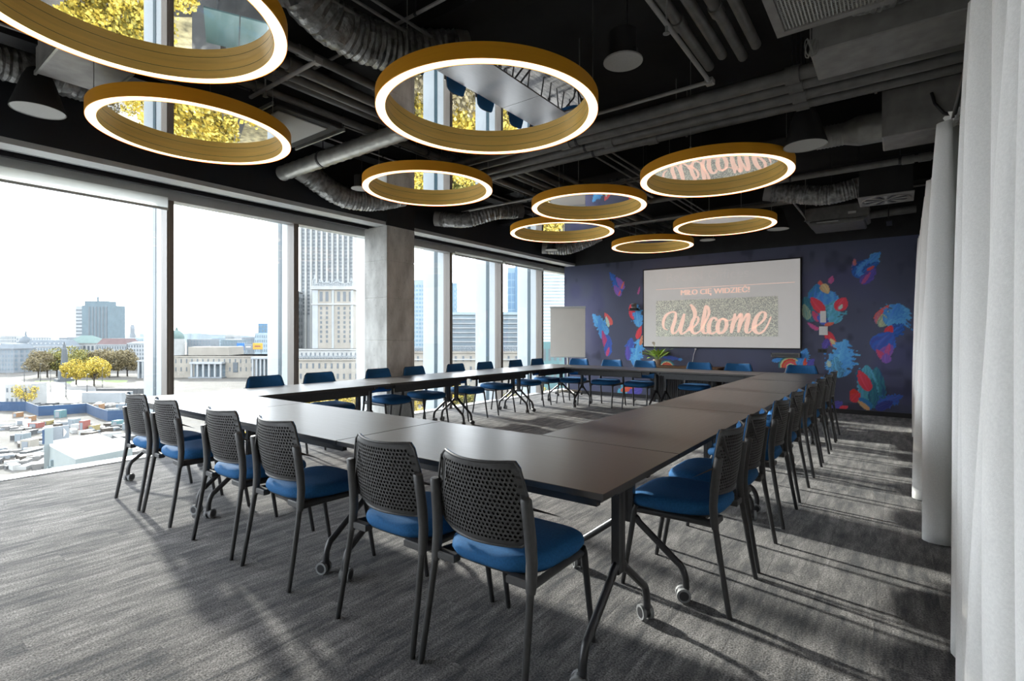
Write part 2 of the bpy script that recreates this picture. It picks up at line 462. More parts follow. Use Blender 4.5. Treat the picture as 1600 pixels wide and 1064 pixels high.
# ---- mural print: paint on a fine grid, one colour per grid point
def paint_mural():
    x0, x1, z0, z1 = -6.21, XR, 0.0, ZT
    st = 0.0125
    nx_, nz_ = int((x1 - x0) / st) + 1, int((z1 - z0) / st) + 1
    xs = np.linspace(x0, x1, nx_); zs = np.linspace(z0, z1, nz_)
    Xg, Zg = np.meshgrid(xs, zs)
    rng = np.random.RandomState(3)
    def noise(sx, sz, seed):
        r = np.random.RandomState(seed)
        gx, gz = int(7 * sx) + 3, int(3 * sz) + 3
        g = r.rand(gz, gx)
        fx = (Xg - x0) * sx; fz = (Zg - z0) * sz
        ix = np.clip(fx.astype(int), 0, gx - 2); iz = np.clip(fz.astype(int), 0, gz - 2)
        tx = fx - ix; tz = fz - iz
        tx = tx * tx * (3 - 2 * tx); tz = tz * tz * (3 - 2 * tz)
        return (g[iz, ix] * (1 - tx) + g[iz, ix + 1] * tx) * (1 - tz) + (g[iz + 1, ix] * (1 - tx) + g[iz + 1, ix + 1] * tx) * tz
    base = np.array([0.070, 0.078, 0.136])
    C = np.ones(Xg.shape + (3,)) * base
    n1 = noise(1.3, 1.3, 1); n2 = noise(3.5, 3.0, 2); n3 = noise(9, 7, 5); n4 = noise(26, 24, 12)
    C *= (0.75 + 0.45 * n1 + 0.2 * n2)[..., None]
    m = np.clip((n1 * 0.6 + n2 * 0.5 - 0.58) * 4, 0, 1)[..., None] * 0.45
    C = C * (1 - m) + np.array([0.050, 0.048, 0.155]) * m
    m = np.clip((n3 * 0.5 + noise(2, 2.4, 9) * 0.6 - 0.72) * 5, 0, 1)[..., None] * 0.5
    C = C * (1 - m) + np.array([0.012, 0.012, 0.022]) * m
    PAL = dict(blue=(0.026, 0.17, 0.66), lb=(0.14, 0.50, 0.80), teal=(0.035, 0.25, 0.29), pink=(0.72, 0.060, 0.13), red=(0.68, 0.040, 0.035),
               cream=(0.66, 0.64, 0.34), pur=(0.14, 0.09, 0.48), vio=(0.34, 0.12, 0.40), org=(0.62, 0.17, 0.06), navy=(0.016, 0.035, 0.19), ind=(0.06, 0.07, 0.36))
    def petal(p0, p1, w, c1, c2=None, bend=0.0, feather=0.35, seed=None):
        a = on_Y(p0[0], p0[1], YB); b = on_Y(p1[0], p1[1], YB)
        L_ = math.hypot(b.x - a.x, b.z - a.z)
        w = w * 0.0123
        dx, dz = (b.x - a.x) / L_, (b.z - a.z) / L_
        rx, rz_ = Xg - a.x, Zg - a.z
        t = (rx * dx + rz_ * dz) / L_
        sd = (-rx * dz + rz_ * dx) - bend * L_ * np.sin(np.clip(t, 0, 1) * PI)
        ph = rng.rand() * 6
        tt = np.clip(t, 0, 1)
        ww = w * np.sin(PI * tt ** 0.75) ** 0.62 * (1 + feather * (0.22 * np.sin(tt * 21 + np.sign(sd) * 1.3 + ph) + 0.20 * np.sin(tt * 57 + np.sign(sd) * 2.1 + 3 * ph) + 0.9 * (n4 - 0.5)) * (tt > 0.2))
        ins = (t > 0) & (t < 1) & (np.abs(sd) < ww)
        c1 = np.array(PAL[c1]); c2 = np.array(PAL[c2 or 'navy'])
        q = sd / (ww + 1e-6)
        st_ = 0.5 + 0.5 * np.sin(q * 11 + t * 6 + ph + 5 * n3 + 3 * n4)
        mixv = np.clip(0.22 + 0.55 * st_ * (0.4 + 0.6 * np.abs(q)) + 0.2 * (n3 - 0.5), 0, 1)[..., None]
        col = c1 * (1 - mixv) + c2 * mixv
        hl = np.clip(1 - np.abs(q - 0.25) * 7, 0, 1)[..., None] * 0.35
        col = col * (1 - hl) + np.minimum(1, c1 * 1.5 + 0.08) * hl
        C[ins] = col[ins]
    def arc(cx, cy, r0, cols, w=3.2):
        c = on_Y(cx, cy, YB); k = 0.0123
        rr = np.hypot(Xg - c.x, Zg - c.z) / k
        up = Zg > c.z - 0.02
        for i, cc in enumerate(cols):
            ins = up & (rr < r0 - i * w) & (rr > r0 - (i + 1) * w)
            C[ins] = PAL[cc]
    k = 540 / 1596.0
    A = lambda x, y: (1060 + x * k, 340 + y * k)
    B = lambda x, y: (530 + x * k, 340 + y * k)
    def P(f, x0, y0, x1, y1, w, *c, **kw): petal(f(x0, y0), f(x1, y1), w * k, *c, **kw)
    # upper right feather
    P(A, 815, 262, 812, 188, 9, 'org', 'vio'); P(A, 818, 275, 880, 190, 30, 'blue', 'navy'); P(A, 830, 270, 932, 158, 26, 'blue', 'lb', feather=0.8)
    P(A, 850, 255, 925, 205, 16, 'blue', 'navy', feather=0.7); P(A, 845, 305, 910, 235, 20, 'pur', 'ind'); P(A, 848, 306, 888, 250, 7, 'vio', 'pink'); P(A, 870, 245, 905, 222, 6, 'pink', 'org')
    # by the switches
    P(A, 700, 305, 712, 270, 10, 'vio', 'pink'); P(A, 660, 340, 652, 290, 12, 'pink', 'org'); P(A, 640, 470, 640, 305, 44, 'blue', 'teal'); P(A, 690, 420, 668, 330, 44, 'blue', 'lb')
    P(A, 662, 308, 694, 350, 16, 'cream', 'org', feather=0); P(A, 700, 490, 725, 385, 40, 'lb', 'teal', feather=0.9); P(A, 735, 430, 770, 368, 24, 'pink', 'red', feather=0)
    P(A, 742, 425, 758, 400, 7, 'cream', 'lb'); P(A, 622, 480, 582, 365, 30, 'teal', 'navy', feather=0.1); P(A, 600, 470, 578, 400, 16, 'teal', 'cream', feather=0.1)
    P(A, 672, 440, 612, 368, 20, 'pink', 'red', feather=0.05); P(A, 650, 480, 620, 430, 12, 'red', 'vio', feather=0.05); P(A, 690, 490, 640, 455, 16, 'blue', 'pur')
    P(A, 645, 520, 595, 485, 8, 'vio', 'pink', feather=0.1); P(A, 650, 515, 610, 505, 6, 'pink', 'vio'); P(A, 675, 497, 720, 486, 8, 'org', 'pink', feather=0)
    P(A, 680, 525, 730, 605, 16, 'red', 'pink', feather=0.05); P(A, 700, 560, 738, 602, 8, 'cream', 'org', feather=0); P(A, 690, 560, 670, 610, 14, 'pur', 'navy')
    P(A, 742, 735, 768, 560, 46, 'lb', 'blue', feather=1.0); P(A, 735, 720, 690, 655, 26, 'lb', 'blue', feather=0.8); P(A, 745, 740, 720, 640, 22, 'lb', 'navy', feather=0.9); P(A, 700, 690, 690, 660, 8, 'cream', 'lb')
    # right cluster by the curtain
    P(A, 905, 470, 972, 405, 12, 'pink', 'org', feather=0.05); P(A, 915, 490, 930, 430, 10, 'org', 'vio', feather=0); P(A, 932, 505, 968, 430, 17, 'cream', 'teal', feather=0)
    P(A, 965, 500, 1065, 420, 46, 'lb', 'blue', feather=1.0); P(A, 985, 470, 1020, 395, 30, 'blue', 'lb', feather=0.9); P(A, 985, 545, 1040, 490, 24, 'blue', 'navy', feather=0.8)
    P(A, 962, 540, 985, 498, 14, 'red', 'pink', feather=0); P(A, 915, 620, 985, 530, 42, 'ind', 'blue', feather=0.1); P(A, 940, 640, 990, 590, 20, 'pur', 'vio', feather=0.1)
    P(A, 955, 655, 975, 580, 8, 'vio', 'pink', feather=0); P(A, 960, 660, 915, 610, 12, 'red', 'vio', feather=0.05); P(A, 962, 672, 958, 625, 16, 'pur', 'vio', feather=0.05)
    # bottom right
    P(A, 905, 880, 915, 690, 34, 'teal', 'navy', feather=0.1); P(A, 880, 860, 868, 680, 34, 'teal', 'lb', feather=0.15); P(A, 850, 760, 830, 700, 18, 'navy', 'teal'); P(A, 900, 870, 895, 740, 16, 'teal', 'navy')
    P(A, 882, 800, 832, 705, 20, 'pink', 'red', feather=0.05); P(A, 790, 822, 842, 822, 26, 'red', 'red', feather=0.02); P(A, 800, 850, 838, 810, 16, 'red', 'pink', feather=0)
    P(A, 890, 885, 835, 830, 17, 'blue', 'teal', feather=0); P(A, 882, 888, 828, 845, 9, 'org', 'cream', feather=0); P(A, 920, 870, 1035, 822, 22, 'ind', 'blue', feather=0.9); P(A, 910, 885, 990, 850, 16, 'navy', 'ind')
    P(A, 735, 885, 785, 872, 9, 'red', 'pink', feather=0); P(A, 690, 885, 760, 850, 16, 'ind', 'pur')
    # under the screen
    P(A, 432, 662, 490, 652, 9, 'blue', 'lb'); arc(A(518, 690)[0], A(518, 690)[1], 16, ['teal', 'cream', 'red', 'org', 'pink', 'cream', 'navy'], 2.1)
    P(A, 560, 690, 592, 605, 24, 'blue', 'lb', feather=0.8); P(A, 583, 690, 586, 648, 7, 'red', 'org', feather=0); P(A, 600, 690, 625, 650, 12, 'ind', 'pur')
    arc(1042, 575, 13, ['teal', 'cream', 'red', 'org', 'pink', 'cream', 'navy'], 1.8); P(B, 1490, 640, 1580, 655, 10, 'ind', 'blue')
    P(A, 0, 655, 20, 655, 7, 'blue', 'lb')
    # left of the screen
    P(B, 1305, 345, 1248, 252, 22, 'blue', 'navy', feather=0.8); P(B, 1315, 330, 1280, 275, 16, 'pur', 'vio'); P(B, 1300, 362, 1268, 312, 16, 'pur', 'vio', feather=0.1); P(B, 1302, 330, 1316, 295, 5, 'org', 'pink'); P(B, 1290, 360, 1300, 335, 5, 'pink', 'org')
    P(B, 1240, 540, 1170, 445, 30, 'lb', 'blue', feather=0.6); P(B, 1215, 560, 1200, 450, 18, 'blue', 'lb', feather=0.5); P(B, 1260, 495, 1225, 440, 16, 'pink', 'org', feather=0); P(B, 1245, 505, 1232, 455, 9, 'cream', 'lb', feather=0)
    P(B, 1222, 545, 1258, 590, 22, 'ind', 'blue', feather=0.1); P(B, 1235, 610, 1215, 520, 14, 'red', 'pur', feather=0.1); P(B, 1240, 640, 1245, 560, 22, 'ind', 'blue', feather=0.2); P(B, 1235, 640, 1246, 598, 9, 'pink', 'vio', feather=0)
    P(B, 1380, 355, 1388, 320, 6, 'vio', 'pink'); P(B, 1360, 470, 1345, 400, 18, 'pink', 'red', feather=0); P(B, 1385, 505, 1375, 400, 26, 'lb', 'blue', feather=0.8); P(B, 1375, 560, 1395, 500, 14, 'red', 'pink', feather=0)
    P(B, 1340, 640, 1350, 555, 28, 'ind', 'blue', feather=0.5); P(B, 1370, 690, 1385, 560, 34, 'lb', 'blue', feather=1.0); P(B, 1390, 590, 1400, 545, 9, 'red', 'cream'); P(B, 1335, 660, 1330, 590, 14, 'pur', 'ind')
    P(B, 1290, 820, 1345, 760, 26, 'teal', 'lb', feather=0.6); P(B, 1300, 800, 1375, 775, 16, 'red', 'org'); P(B, 1330, 830, 1400, 790, 26, 'ind', 'pur')
    C[:] = np.clip(C * 1.18, 0, 0.95)
    verts = np.stack([Xg, np.full_like(Xg, YB), Zg], -1).reshape(-1, 3)
    idx = np.arange(nx_ * nz_).reshape(nz_, nx_)
    F = np.stack([idx[:-1, :-1], idx[:-1, 1:], idx[1:, 1:], idx[1:, :-1]], -1).reshape(-1, 4)
    me = bpy.data.meshes.new('mural')
    me.from_pydata(verts.tolist(), [], F.tolist())
    ca = me.color_attributes.new('paint', 'FLOAT_COLOR', 'POINT')
    ca.data.foreach_set('color', np.concatenate([C.reshape(-1, 3), np.ones((nx_ * nz_, 1))], 1).astype(np.float32).ravel())
    me.materials.append(MATS['mural_paint'])
    me.update()
    link('mural', me, wall_back)['label'] = 'navy mural with blue, red and teal painted feather flowers'
paint_mural()

# ---- window wall
MY = [-2.14 + 0.0, -0.645, 0.848, 2.34, 3.833, 5.326, 6.819, 8.312, 9.805, 11.298]
ZH = 2.80
for i in range(len(MY) - 1):
    a, b_ = MY[i], MY[i + 1]
    if i == 8: b_ = YB + 0.9
    w = empty('window_%d' % (i + 1), (XG, a, 0)); struct(w)
    L_ = b_ - a
    MB().box((-0.006, 0.03, 0.03), (0.006, L_ - 0.03, ZH)).build('pane', 'window_glass', w)
    MB().box((-0.05, 0.0, -0.3), (0.05, L_, 0.015)).build('sill_rail', 'white_metal', w)
    # mullion at the far end of each bay: bronze inside, pale aluminium fin outside
    if i < 8:
        MB().box((-0.045, L_ - 0.035, -0.1), (0.115, L_ + 0.035, ZH + 0.06), bev=0.004).box((0.115, L_ - 0.012, -0.0), (0.122, L_ + 0.012, ZH)).build('mullion', 'bronze_mullion', w)
        f = MB().box((-0.20, L_ - 0.030, -1.0), (-0.045, L_ + 0.030, ZH + 0.5)).build('fin_neck', 'pale_fin', w)
        MB().box((-0.28, L_ - 0.034, -1.0), (-0.20, L_ + 0.034, ZH + 0.5)).build('gasket', 'teal_gasket', w)
        MB().box((-0.57, L_ - 0.030, -1.0), (-0.28, L_ + 0.030, ZH + 0.5)).build('fin', 'pale_fin', w)
# floor-edge strip, head frame, blind pocket, bulkhead
struct(MB().box((XG + 0.05, YF, -0.02), (XW, YB + 0.9, 0.012)).build('trim_2', 'white_metal'))
struct(MB().box((XG - 0.05, YF, ZH), (XG + 0.12, YB + 0.9, ZH + 0.13)).build('trim_3', 'head_grey'))
struct(MB().box((XG + 0.12, YF, ZT + 0.03), (-6.12, YB + 0.9, ZT + 0.30)).build('trim_4', 'slot_dark'))
struct(MB().box((-6.12, YF, ZT), (-5.92, YB, ZT + 0.05)).box((-6.13, YF, ZT - 0.005), (-6.12, YB, ZT + 0.05)).build('trim_5', 'head_grey'))
struct(MB().box((-6.10, YF, ZT + 0.05), (-5.92, YB, ZC)).build('wall_left', 'bulkhead_black'))
struct(MB().box((XG - 0.3, YF, ZH + 0.13), (-6.12, YB + 0.9, ZC)).build('wall_outer', 'bulkhead_black'))
# track rail in the blind pocket
struct(MB().box((-6.36, YF, ZT - 0.01), (-6.31, YB, ZT + 0.03)).build('trim_6', 'black_steel'))

# roller blinds
def blind(i, drop, label):
    a, b_ = MY[i] + 0.06, MY[i + 1] - 0.04
    o = empty('roller_blind', (XG + 0.155, (a + b_) / 2, ZH + 0.02 - drop)); hw = (b_ - a) / 2
    MB().box((-0.004, -hw, 0.012), (0.004, hw, drop)).build('fabric', 'blind_white', o)
    MB().box((-0.012, -hw, -0.012), (0.012, hw, 0.014), bev=0.003).build('bottom_bar', 'head_grey', o)
    tag(o, label, 'blind', 'roller blinds at the window heads')
blind(2, 0.13, 'white roller blind lowered a hand above the near left window pane')
blind(6, 0.055, 'narrow white roller blind edge in the bay after the concrete pillar')
blind(7, 0.05, 'narrow white roller blind edge over the pane with the blue tower')

# concrete pillar with formwork joints
pil = MB()
zs_ = [0.0, 0.62, 1.24, 1.86, 2.40, ZT]
for j in range(5):
    pil.box((-6.40, 4.905, zs_[j] + 0.002), (-5.90, 5.435, zs_[j + 1] - 0.002), bev=0.006)
pil.box((-6.395, 4.91, 0), (-5.905, 5.43, ZT))
po = pil.build('pillar', 'raw_concrete'); struct(po)
MB().box((-6.40, 4.905, ZT), (-5.90, 5.435, ZC)).build('pillar_head', 'mat_black_paint', po)

# ================================================================== CONFERENCE TABLES
def make_table():
    t = empty('conference_table')
    W_, D_ = 1.6, 0.8
    MB().box((-W_ / 2 + 0.0035, -D_ / 2 + 0.0035, 0.715), (W_ / 2 - 0.0035, D_ / 2 - 0.0035, 0.74), bev=0.0015).build('tabletop', 'dark_oak_laminate', t)
    b = MB().box((-0.72, -0.30, 0.655), (0.72, -0.27, 0.715)).box((-0.72, 0.20, 0.655), (0.72, 0.23, 0.715))
    b.box((-0.74, -0.31, 0.675), (-0.69, 0.25, 0.715)).box((0.69, -0.31, 0.675), (0.74, 0.25, 0.715))
    b.build('under_frame', 'black_steel', t)
    MB().box((-0.60, 0.24, 0.605), (0.60, 0.252, 0.70), bev=0.002).build('modesty_panel', 'black_steel', t)
    for s in (-1, 1):
        x = s * 0.715; yc = -0.10
        c = MB()
        for q in (-1, 1):
            c.box((x - 0.017, yc + q * 0.016 - 0.014, 0.33), (x + 0.017, yc + q * 0.016 + 0.014, 0.70), bev=0.005)
        c.box((x - 0.013, yc - 0.02, 0.33), (x + 0.013, yc + 0.02, 0.70))
        c.box((x - 0.035, yc - 0.09, 0.675), (x + 0.035, yc + 0.09, 0.714), bev=0.004)
        c.build('column', 'black_steel', t, smooth=30)
        for q in (-1, 1):
            pts = [(x, yc, 0.375), (x, yc + q * 0.02, 0.372), (x, yc + q * 0.045, 0.355)]
            for k in range(7):
                pts.append((x, yc + q * (0.06 + 0.20 * k / 6), 0.335 - 0.155 * k / 6))
            for k in range(1, 7):
                a = k / 6 * R(52)
                pts.append((x, yc + q * (0.26 + 0.05 * math.sin(a)), 0.18 - 0.075 * (1 - math.cos(a)) / (1 - math.cos(R(52))) * 0.75 - 0.012 * k / 6))
            y1 = yc + q * 0.302
            pts.append((x, y1, 0.085)); pts.append((x, y1, 0.06))
            f = MB().tube(pts, 0.017, 10).build('foot', 'black_steel', t, smooth=50)
            cs = MB()
            ang = [0.5, -0.8, 1.9, 0.9][(0 if s < 0 else 2) + (0 if q < 0 else 1)]
            ca, sa = math.cos(ang), math.sin(ang)
            ox, oy = x - sa * 0.014, y1 + ca * 0.014
            for w_ in (-1, 1):
                p0 = Vector((ox + ca * w_ * 0.010, oy + sa * w_ * 0.010, 0.034)); p1 = Vector((ox + ca * w_ * 0.027, oy + sa * w_ * 0.027, 0.034))
                cs.tube([p0, p1], 0.034, 16, mi=0)
                e0 = p1; e1 = p1 + (p1 - p0).normalized() * 0.0015
                cs.tube([e0, e1], 0.023, 14, mi=1)
            cs.tube([(ox - ca * 0.010, oy - sa * 0.010, 0.038), (ox + ca * 0.010, oy + sa * 0.010, 0.038)], 0.030, 12, mi=1)
            cs.tube([(x, y1, 0.04), (x, y1, 0.075)], 0.012, 8, mi=1)
            cs.build('caster', ['grey_rubber', 'black_steel'], f, smooth=40)
    return t
TX0, TY0 = -0.844, 1.681
tabs = []
for i in range(3):
    nm = ['at the near right corner', 'second from the near right corner', 'at the near left corner by the window'][i]
    tabs.append((TX0 - 0.8 - 1.6 * i, TY0 + 0.4, 0.0, 'dark laminate table of the near row, ' + nm))
for i in range(4):
    nm = ['nearest the camera', 'second from the camera', 'third from the camera', 'at the far end by the mural'][i]
    tabs.append((TX0 - 4.4, TY0 + 1.6 + 1.6 * i, -PI / 2, 'dark laminate table of the window side row, ' + nm))
for i in range(4):
    nm = ['nearest the camera', 'second from the camera', 'third from the camera', 'at the far end by the mural'][i]
    tabs.append((TX0 - 0.4, TY0 + 1.6 + 1.6 * i, PI / 2, 'dark laminate table of the curtain side row, ' + nm))
for i in range(2):
    nm = ['left half nearer the flipchart', 'right half nearer the curtain side row'][i]
    tabs.append((TX0 - 4.0 + 0.8 + 1.6 * i, TY0 + 6.8, PI, 'dark laminate table of the far row, ' + nm))
proto = make_table()
for i, (x, y, rz, lab) in enumerate(tabs):
    o = proto if i == 0 else copy_tree(proto)
    o.location = (x, y, 0); o.rotation_euler = (0, 0, rz)
    tag(o, lab, 'table', 'conference tables set in a hollow square')

# ================================================================== CHAIRS
def back_surf(u, v):
    """u -1..1 across, v 0..1 up; the shell is bowed in plan and leans back"""
    z = 0.535 + 0.313 * v
    hw = 0.205 + 0.022 * math.sin(min(1, v / 0.55) * PI / 2) - 0.040 * max(0, (v - 0.55) / 0.45) ** 1.15
    if v < 0.13: hw -= 0.030 * (1 - v / 0.13) ** 2
    if v > 0.94: hw -= 0.016 * ((v - 0.94) / 0.06) ** 2
    x = u * hw
    y = -0.262 - 0.030 * v + 0.052 * u * u + 0.012 * (1 - v) ** 2
    return (x, y, z + 0.012 * u * u * (v > 0.5) * (v - 0.5))
def make_chair():
    t = empty('conference_chair')
    # perforated plastic shell with real holes
    b = MB()
    rows, cols = 17, 21
    v0, v1 = 0.06, 0.93
    def quad(ua, ub, va, vb, n=1):
        b.add([back_surf(ua, va), back_surf(ub, va), back_surf(ub, vb), back_surf(ua, vb)], [(0, 1, 2, 3)])
    uin = 0.90
    for r in range(rows):
        va = v0 + (v1 - v0) * r / rows; vb = v0 + (v1 - v0) * (r + 1) / rows
        off = 0.5 if r % 2 else 0.0
        cw = 2 * uin / (cols + 0.5)
        edges = [-1.0, -uin + off * cw]
        for c in range(cols):
            ua = -uin + (c + off) * cw; ub = ua + cw
            um, vm = (ua + ub) / 2, (va + vb) / 2; hu, hv = cw * 0.33, (vb - va) * 0.36
            o8 = [(ua, va), (um, va), (ub, va), (ub, vm), (ub, vb), (um, vb), (ua, vb), (ua, vm)]
            i8 = [(um - hu * .7, vm - hv * .7), (um, vm - hv), (um + hu * .7, vm - hv * .7), (um + hu, vm), (um + hu * .7, vm + hv * .7), (um, vm + hv), (um - hu * .7, vm + hv * .7), (um - hu, vm)]
            b.add([back_surf(*p) for p in o8 + i8], [(k, (k + 1) % 8, 8 + (k + 1) % 8, 8 + k) for k in range(8)])
        quad(-1.0, -uin + off * cw, va, vb); quad(-uin + (cols + off) * cw, 1.0, va, vb)
    for (va, vb) in ((0.0, 0.03), (0.03, v0), (v1, 0.965), (0.965, 1.0)):
        for c in range(20): quad(-1 + c / 10, -1 + (c + 1) / 10, va, vb)
    me = b.mesh('backrest_shell', 'chair_plastic')
    bm = bmesh.new(); bm.from_mesh(me)
    bmesh.ops.remove_doubles(bm, verts=bm.verts, dist=0.0004)
    bmesh.ops.recalc_face_normals(bm, faces=bm.faces)
    bmesh.ops.solidify(bm, geom=bm.faces[:], thickness=0.006)
    bm.to_mesh(me); bm.free()
    me.polygons.foreach_set('use_smooth', [True] * len(me.polygons)); me.set_sharp_from_angle(angle=R(35))
    sh = link('backrest_shell', me, t)
    # rounded rim
    rim = [back_surf(-1 + 2 * k / 24, 1.0) for k in range(25)] + [back_surf(1, 1 - k / 14) for k in range(1, 15)] + [back_surf(1 - 2 * k / 24, 0) for k in range(1, 25)] + [back_surf(-1, k / 14) for k in range(1, 14)]
    rim = [(x, y - 0.001, z) for x, y, z in rim]; rim.append(rim[0])
    MB().tube(rim, 0.0058, 6, caps=False).build('rim', 'chair_plastic', sh, smooth=60)
    # blue pad on the sitter's side
    p = MB(); NU, NV = 22, 14
    fr, bk = [], []
    for j in range(NV + 1):
        for i in range(NU + 1):
            u, v = -1 + 2 * i / NU, j / NV
            x, y, z = back_surf(u * 0.985, 0.02 + 0.975 * v)
            e = min(1, (1 - abs(u)) / 0.10) ** 0.5 * min(1, min(v, 1 - v) / 0.07) ** 0.5
            fr.append((x, y + 0.012 + 0.016 * e, z + 0.003 * (v > 0.9))); bk.append((x, y + 0.009, z))
    o0 = len(fr); fs = []; bf = []
    for j in range(NV):
        for i in range(NU):
            a = j * (NU + 1) + i
            fs.append((a + 1, a, a + NU + 1, a + NU + 2)); bf.append((o0 + a, o0 + a + 1, o0 + a + NU + 2, o0 + a + NU + 1))
    ring = [i for i in range(NU + 1)] + [(j + 1) * (NU + 1) - 1 for j in range(1, NV + 1)] + [NV * (NU + 1) + i for i in range(NU - 1, -1, -1)] + [j * (NU + 1) for j in range(NV - 1, 0, -1)]
    for k in range(len(ring)):
        a, c = ring[k], ring[(k + 1) % len(ring)]; fs.append((a, c, o0 + c, o0 + a))
    p.add(fr + bk, fs)
    p.f.extend(bf); p.m.extend([1] * len(bf))
    p.build('back_pad', ['blue_fabric', 'baseboard_black'], t, smooth=50)
    # seat cushion
    def seat_pt(a, s, z):
        ca, sa = math.cos(a), math.sin(a)
        n = 4.0
        r = (abs(ca) ** n + abs(sa) ** n) ** (-1 / n)
        hw = 0.240 if sa > 0 else 0.235
        x = r * ca * hw * s; y = r * sa * 0.242 * s + 0.008
        if y < -0.08: x *= 1 - 0.16 * ((-0.08 - y) / 0.16) ** 1.5
        dz = -0.014 * max(0, (y - 0.10) / 0.15) ** 2 + 0.004 * (x / 0.23) ** 2 + 0.012 * max(0, (-y - 0.05) / 0.18) - 0.008 * (1 - min(1, math.hypot(x, y) / 0.2))
        return (x, y, z + dz)
    prof = [(0.0, 0.418), (0.88, 0.418), (0.96, 0.424), (1.0, 0.440), (0.998, 0.458), (0.965, 0.474), (0.90, 0.485), (0.75, 0.492), (0.45, 0.495), (0.0, 0.495)]
    sm = MB(); n = 40; vs = []
    for s_, z in prof:
        for k in range(n): vs.append(seat_pt(2 * PI * k / n, max(s_, 0.002), z))
    fs = []
    for i in range(len(prof) - 1):
        for k in range(n):
            k2 = (k + 1) % n; fs.append((i * n + k, i * n + k2, (i + 1) * n + k2, (i + 1) * n + k))
    sm.add(vs, fs)
    seat = sm.build('seat', 'blue_fabric', t, smooth=70)
    un = MB(); vs = []
    pr2 = [(0.0, 0.408), (0.86, 0.408), (0.93, 0.416), (0.965, 0.430)]
    for s_, z in pr2:
        for k in range(n): vs.append(seat_pt(2 * PI * k / n, max(s_, 0.002), z))
    fs = []
    for i in range(len(pr2) - 1):
        for k in range(n):
            k2 = (k + 1) % n; fs.append((i * n + k, i * n + k2, (i + 1) * n + k2, (i + 1) * n + k))
    un.add(vs, fs); un.build('seat_pan', 'chair_plastic', seat, smooth=50)
    for s in (-1, 1):
        # rear leg, one tube from the floor to the sleeve
        MB().tube([(s * 0.252, -0.300, 0.0), (s * 0.250, -0.298, 0.012), (s * 0.243, -0.262, 0.22), (s * 0.236, -0.228, 0.43), (s * 0.234, -0.222, 0.50)], [0.011, 0.0125, 0.0135, 0.0145, 0.0145], 10).build('rear_leg', 'chair_steel', t, smooth=50)
        MB().box((min(s * 0.13, s * 0.238), -0.238, 0.404), (max(s * 0.13, s * 0.238), -0.198, 0.436), bev=0.005).build('bracket', 'chair_plastic', t)
        # plastic sleeve that carries the backrest
        MB().tube([(s * 0.237, -0.232, 0.395), (s * 0.236, -0.228, 0.42), (s * 0.235, -0.222, 0.50), (s * 0.232, -0.226, 0.58), (s * 0.229, -0.236, 0.66), (s * 0.226, -0.246, 0.728), (s * 0.226, -0.247, 0.734)], [0.0185, 0.0215, 0.0225, 0.0235, 0.0230, 0.0225, 0.017], 12, flat=0.85).build('back_upright', 'chair_plastic', t, smooth=50)
        # side rail under the seat and front leg
        MB().tube([(s * 0.236, -0.225, 0.418), (s * 0.228, -0.10, 0.414), (s * 0.222, 0.05, 0.408), (s * 0.220, 0.175, 0.404)], [0.020, 0.018, 0.016, 0.016], 8, flat=0.6).build('side_rail', 'chair_steel', t, smooth=50)
        MB().tube([(s * 0.220, 0.170, 0.425), (s * 0.221, 0.182, 0.40), (s * 0.224, 0.205, 0.25), (s * 0.228, 0.245, 0.012), (s * 0.228, 0.246, 0.0)], [0.0145, 0.0145, 0.0135, 0.012, 0.011], 10).build('front_leg', 'chair_steel', t, smooth=50)
    MB().box((-0.21, -0.16, 0.396), (0.21, -0.13, 0.41)).build('cross_bar', 'chair_steel', t)
    MB().box((-0.21, 0.11, 0.394), (0.21, 0.14, 0.408)).build('cross_bar', 'chair_steel', t)
    return t
chairs = []
fx = [-4.807, -4.230, -3.374, -2.739, -1.833, -1.280]
fn = ['nearest the window', 'second from the window', 'third from the window', 'third from the right end', 'second from the right end', 'at the right end']
for x, nm in zip(fx, fn):
    chairs.append((x, 1.745, random.uniform(-0.02, 0.02), 'blue chair with perforated black back in the near row, ' + nm, 'chairs along the near row'))
ry = [2.777, 3.361, 4.166, 4.855, 5.745, 6.443, 7.20, 7.80]
rn = ['first', 'second', 'third', 'fourth', 'fifth', 'sixth', 'seventh', 'eighth']
for y, nm in zip(ry, rn):
    chairs.append((-0.922, y, PI / 2 + random.uniform(-0.02, 0.02), 'blue chair on the curtain side, back to the curtains, %s from the camera' % nm, 'chairs along the curtain side'))
def row_Y(u, X):
    a = (u - CX) / FPX; return X / (-SY + a * CY) * (CY + a * SY)
def row_X(u, Y):
    a = (u - CX) / FPX; return Y / (CY + a * SY) * (-SY + a * CY)
for u, nm in zip([412, 497, 589, 645.5, 710, 756, 804, 837.5], rn):
    chairs.append((-5.505, row_Y(u, -5.765), -PI / 2 + random.uniform(-0.02, 0.02), 'blue chair on the window side facing the room, %s from the camera' % nm, 'chairs along the window side'))
for u, nm in zip([906, 957, 1008.5, 1093, 1154, 1253], ['beside the flipchart', 'second from the flipchart', 'third from the flipchart', 'fourth from the flipchart', 'fifth from the flipchart', 'at the right corner']):
    chairs.append((row_X(u, 9.06), 8.80, PI + random.uniform(-0.02, 0.02), 'blue chair in the far row under the screen, ' + nm, 'chairs along the far row'))
proto = make_chair()
for i, (x, y, rz, lab, grp) in enumerate(chairs):
    o = proto if i == 0 else copy_tree(proto)
    o.location = (x, y, 0); o.rotation_euler = (0, 0, rz)
    tag(o, lab, 'chair', grp)

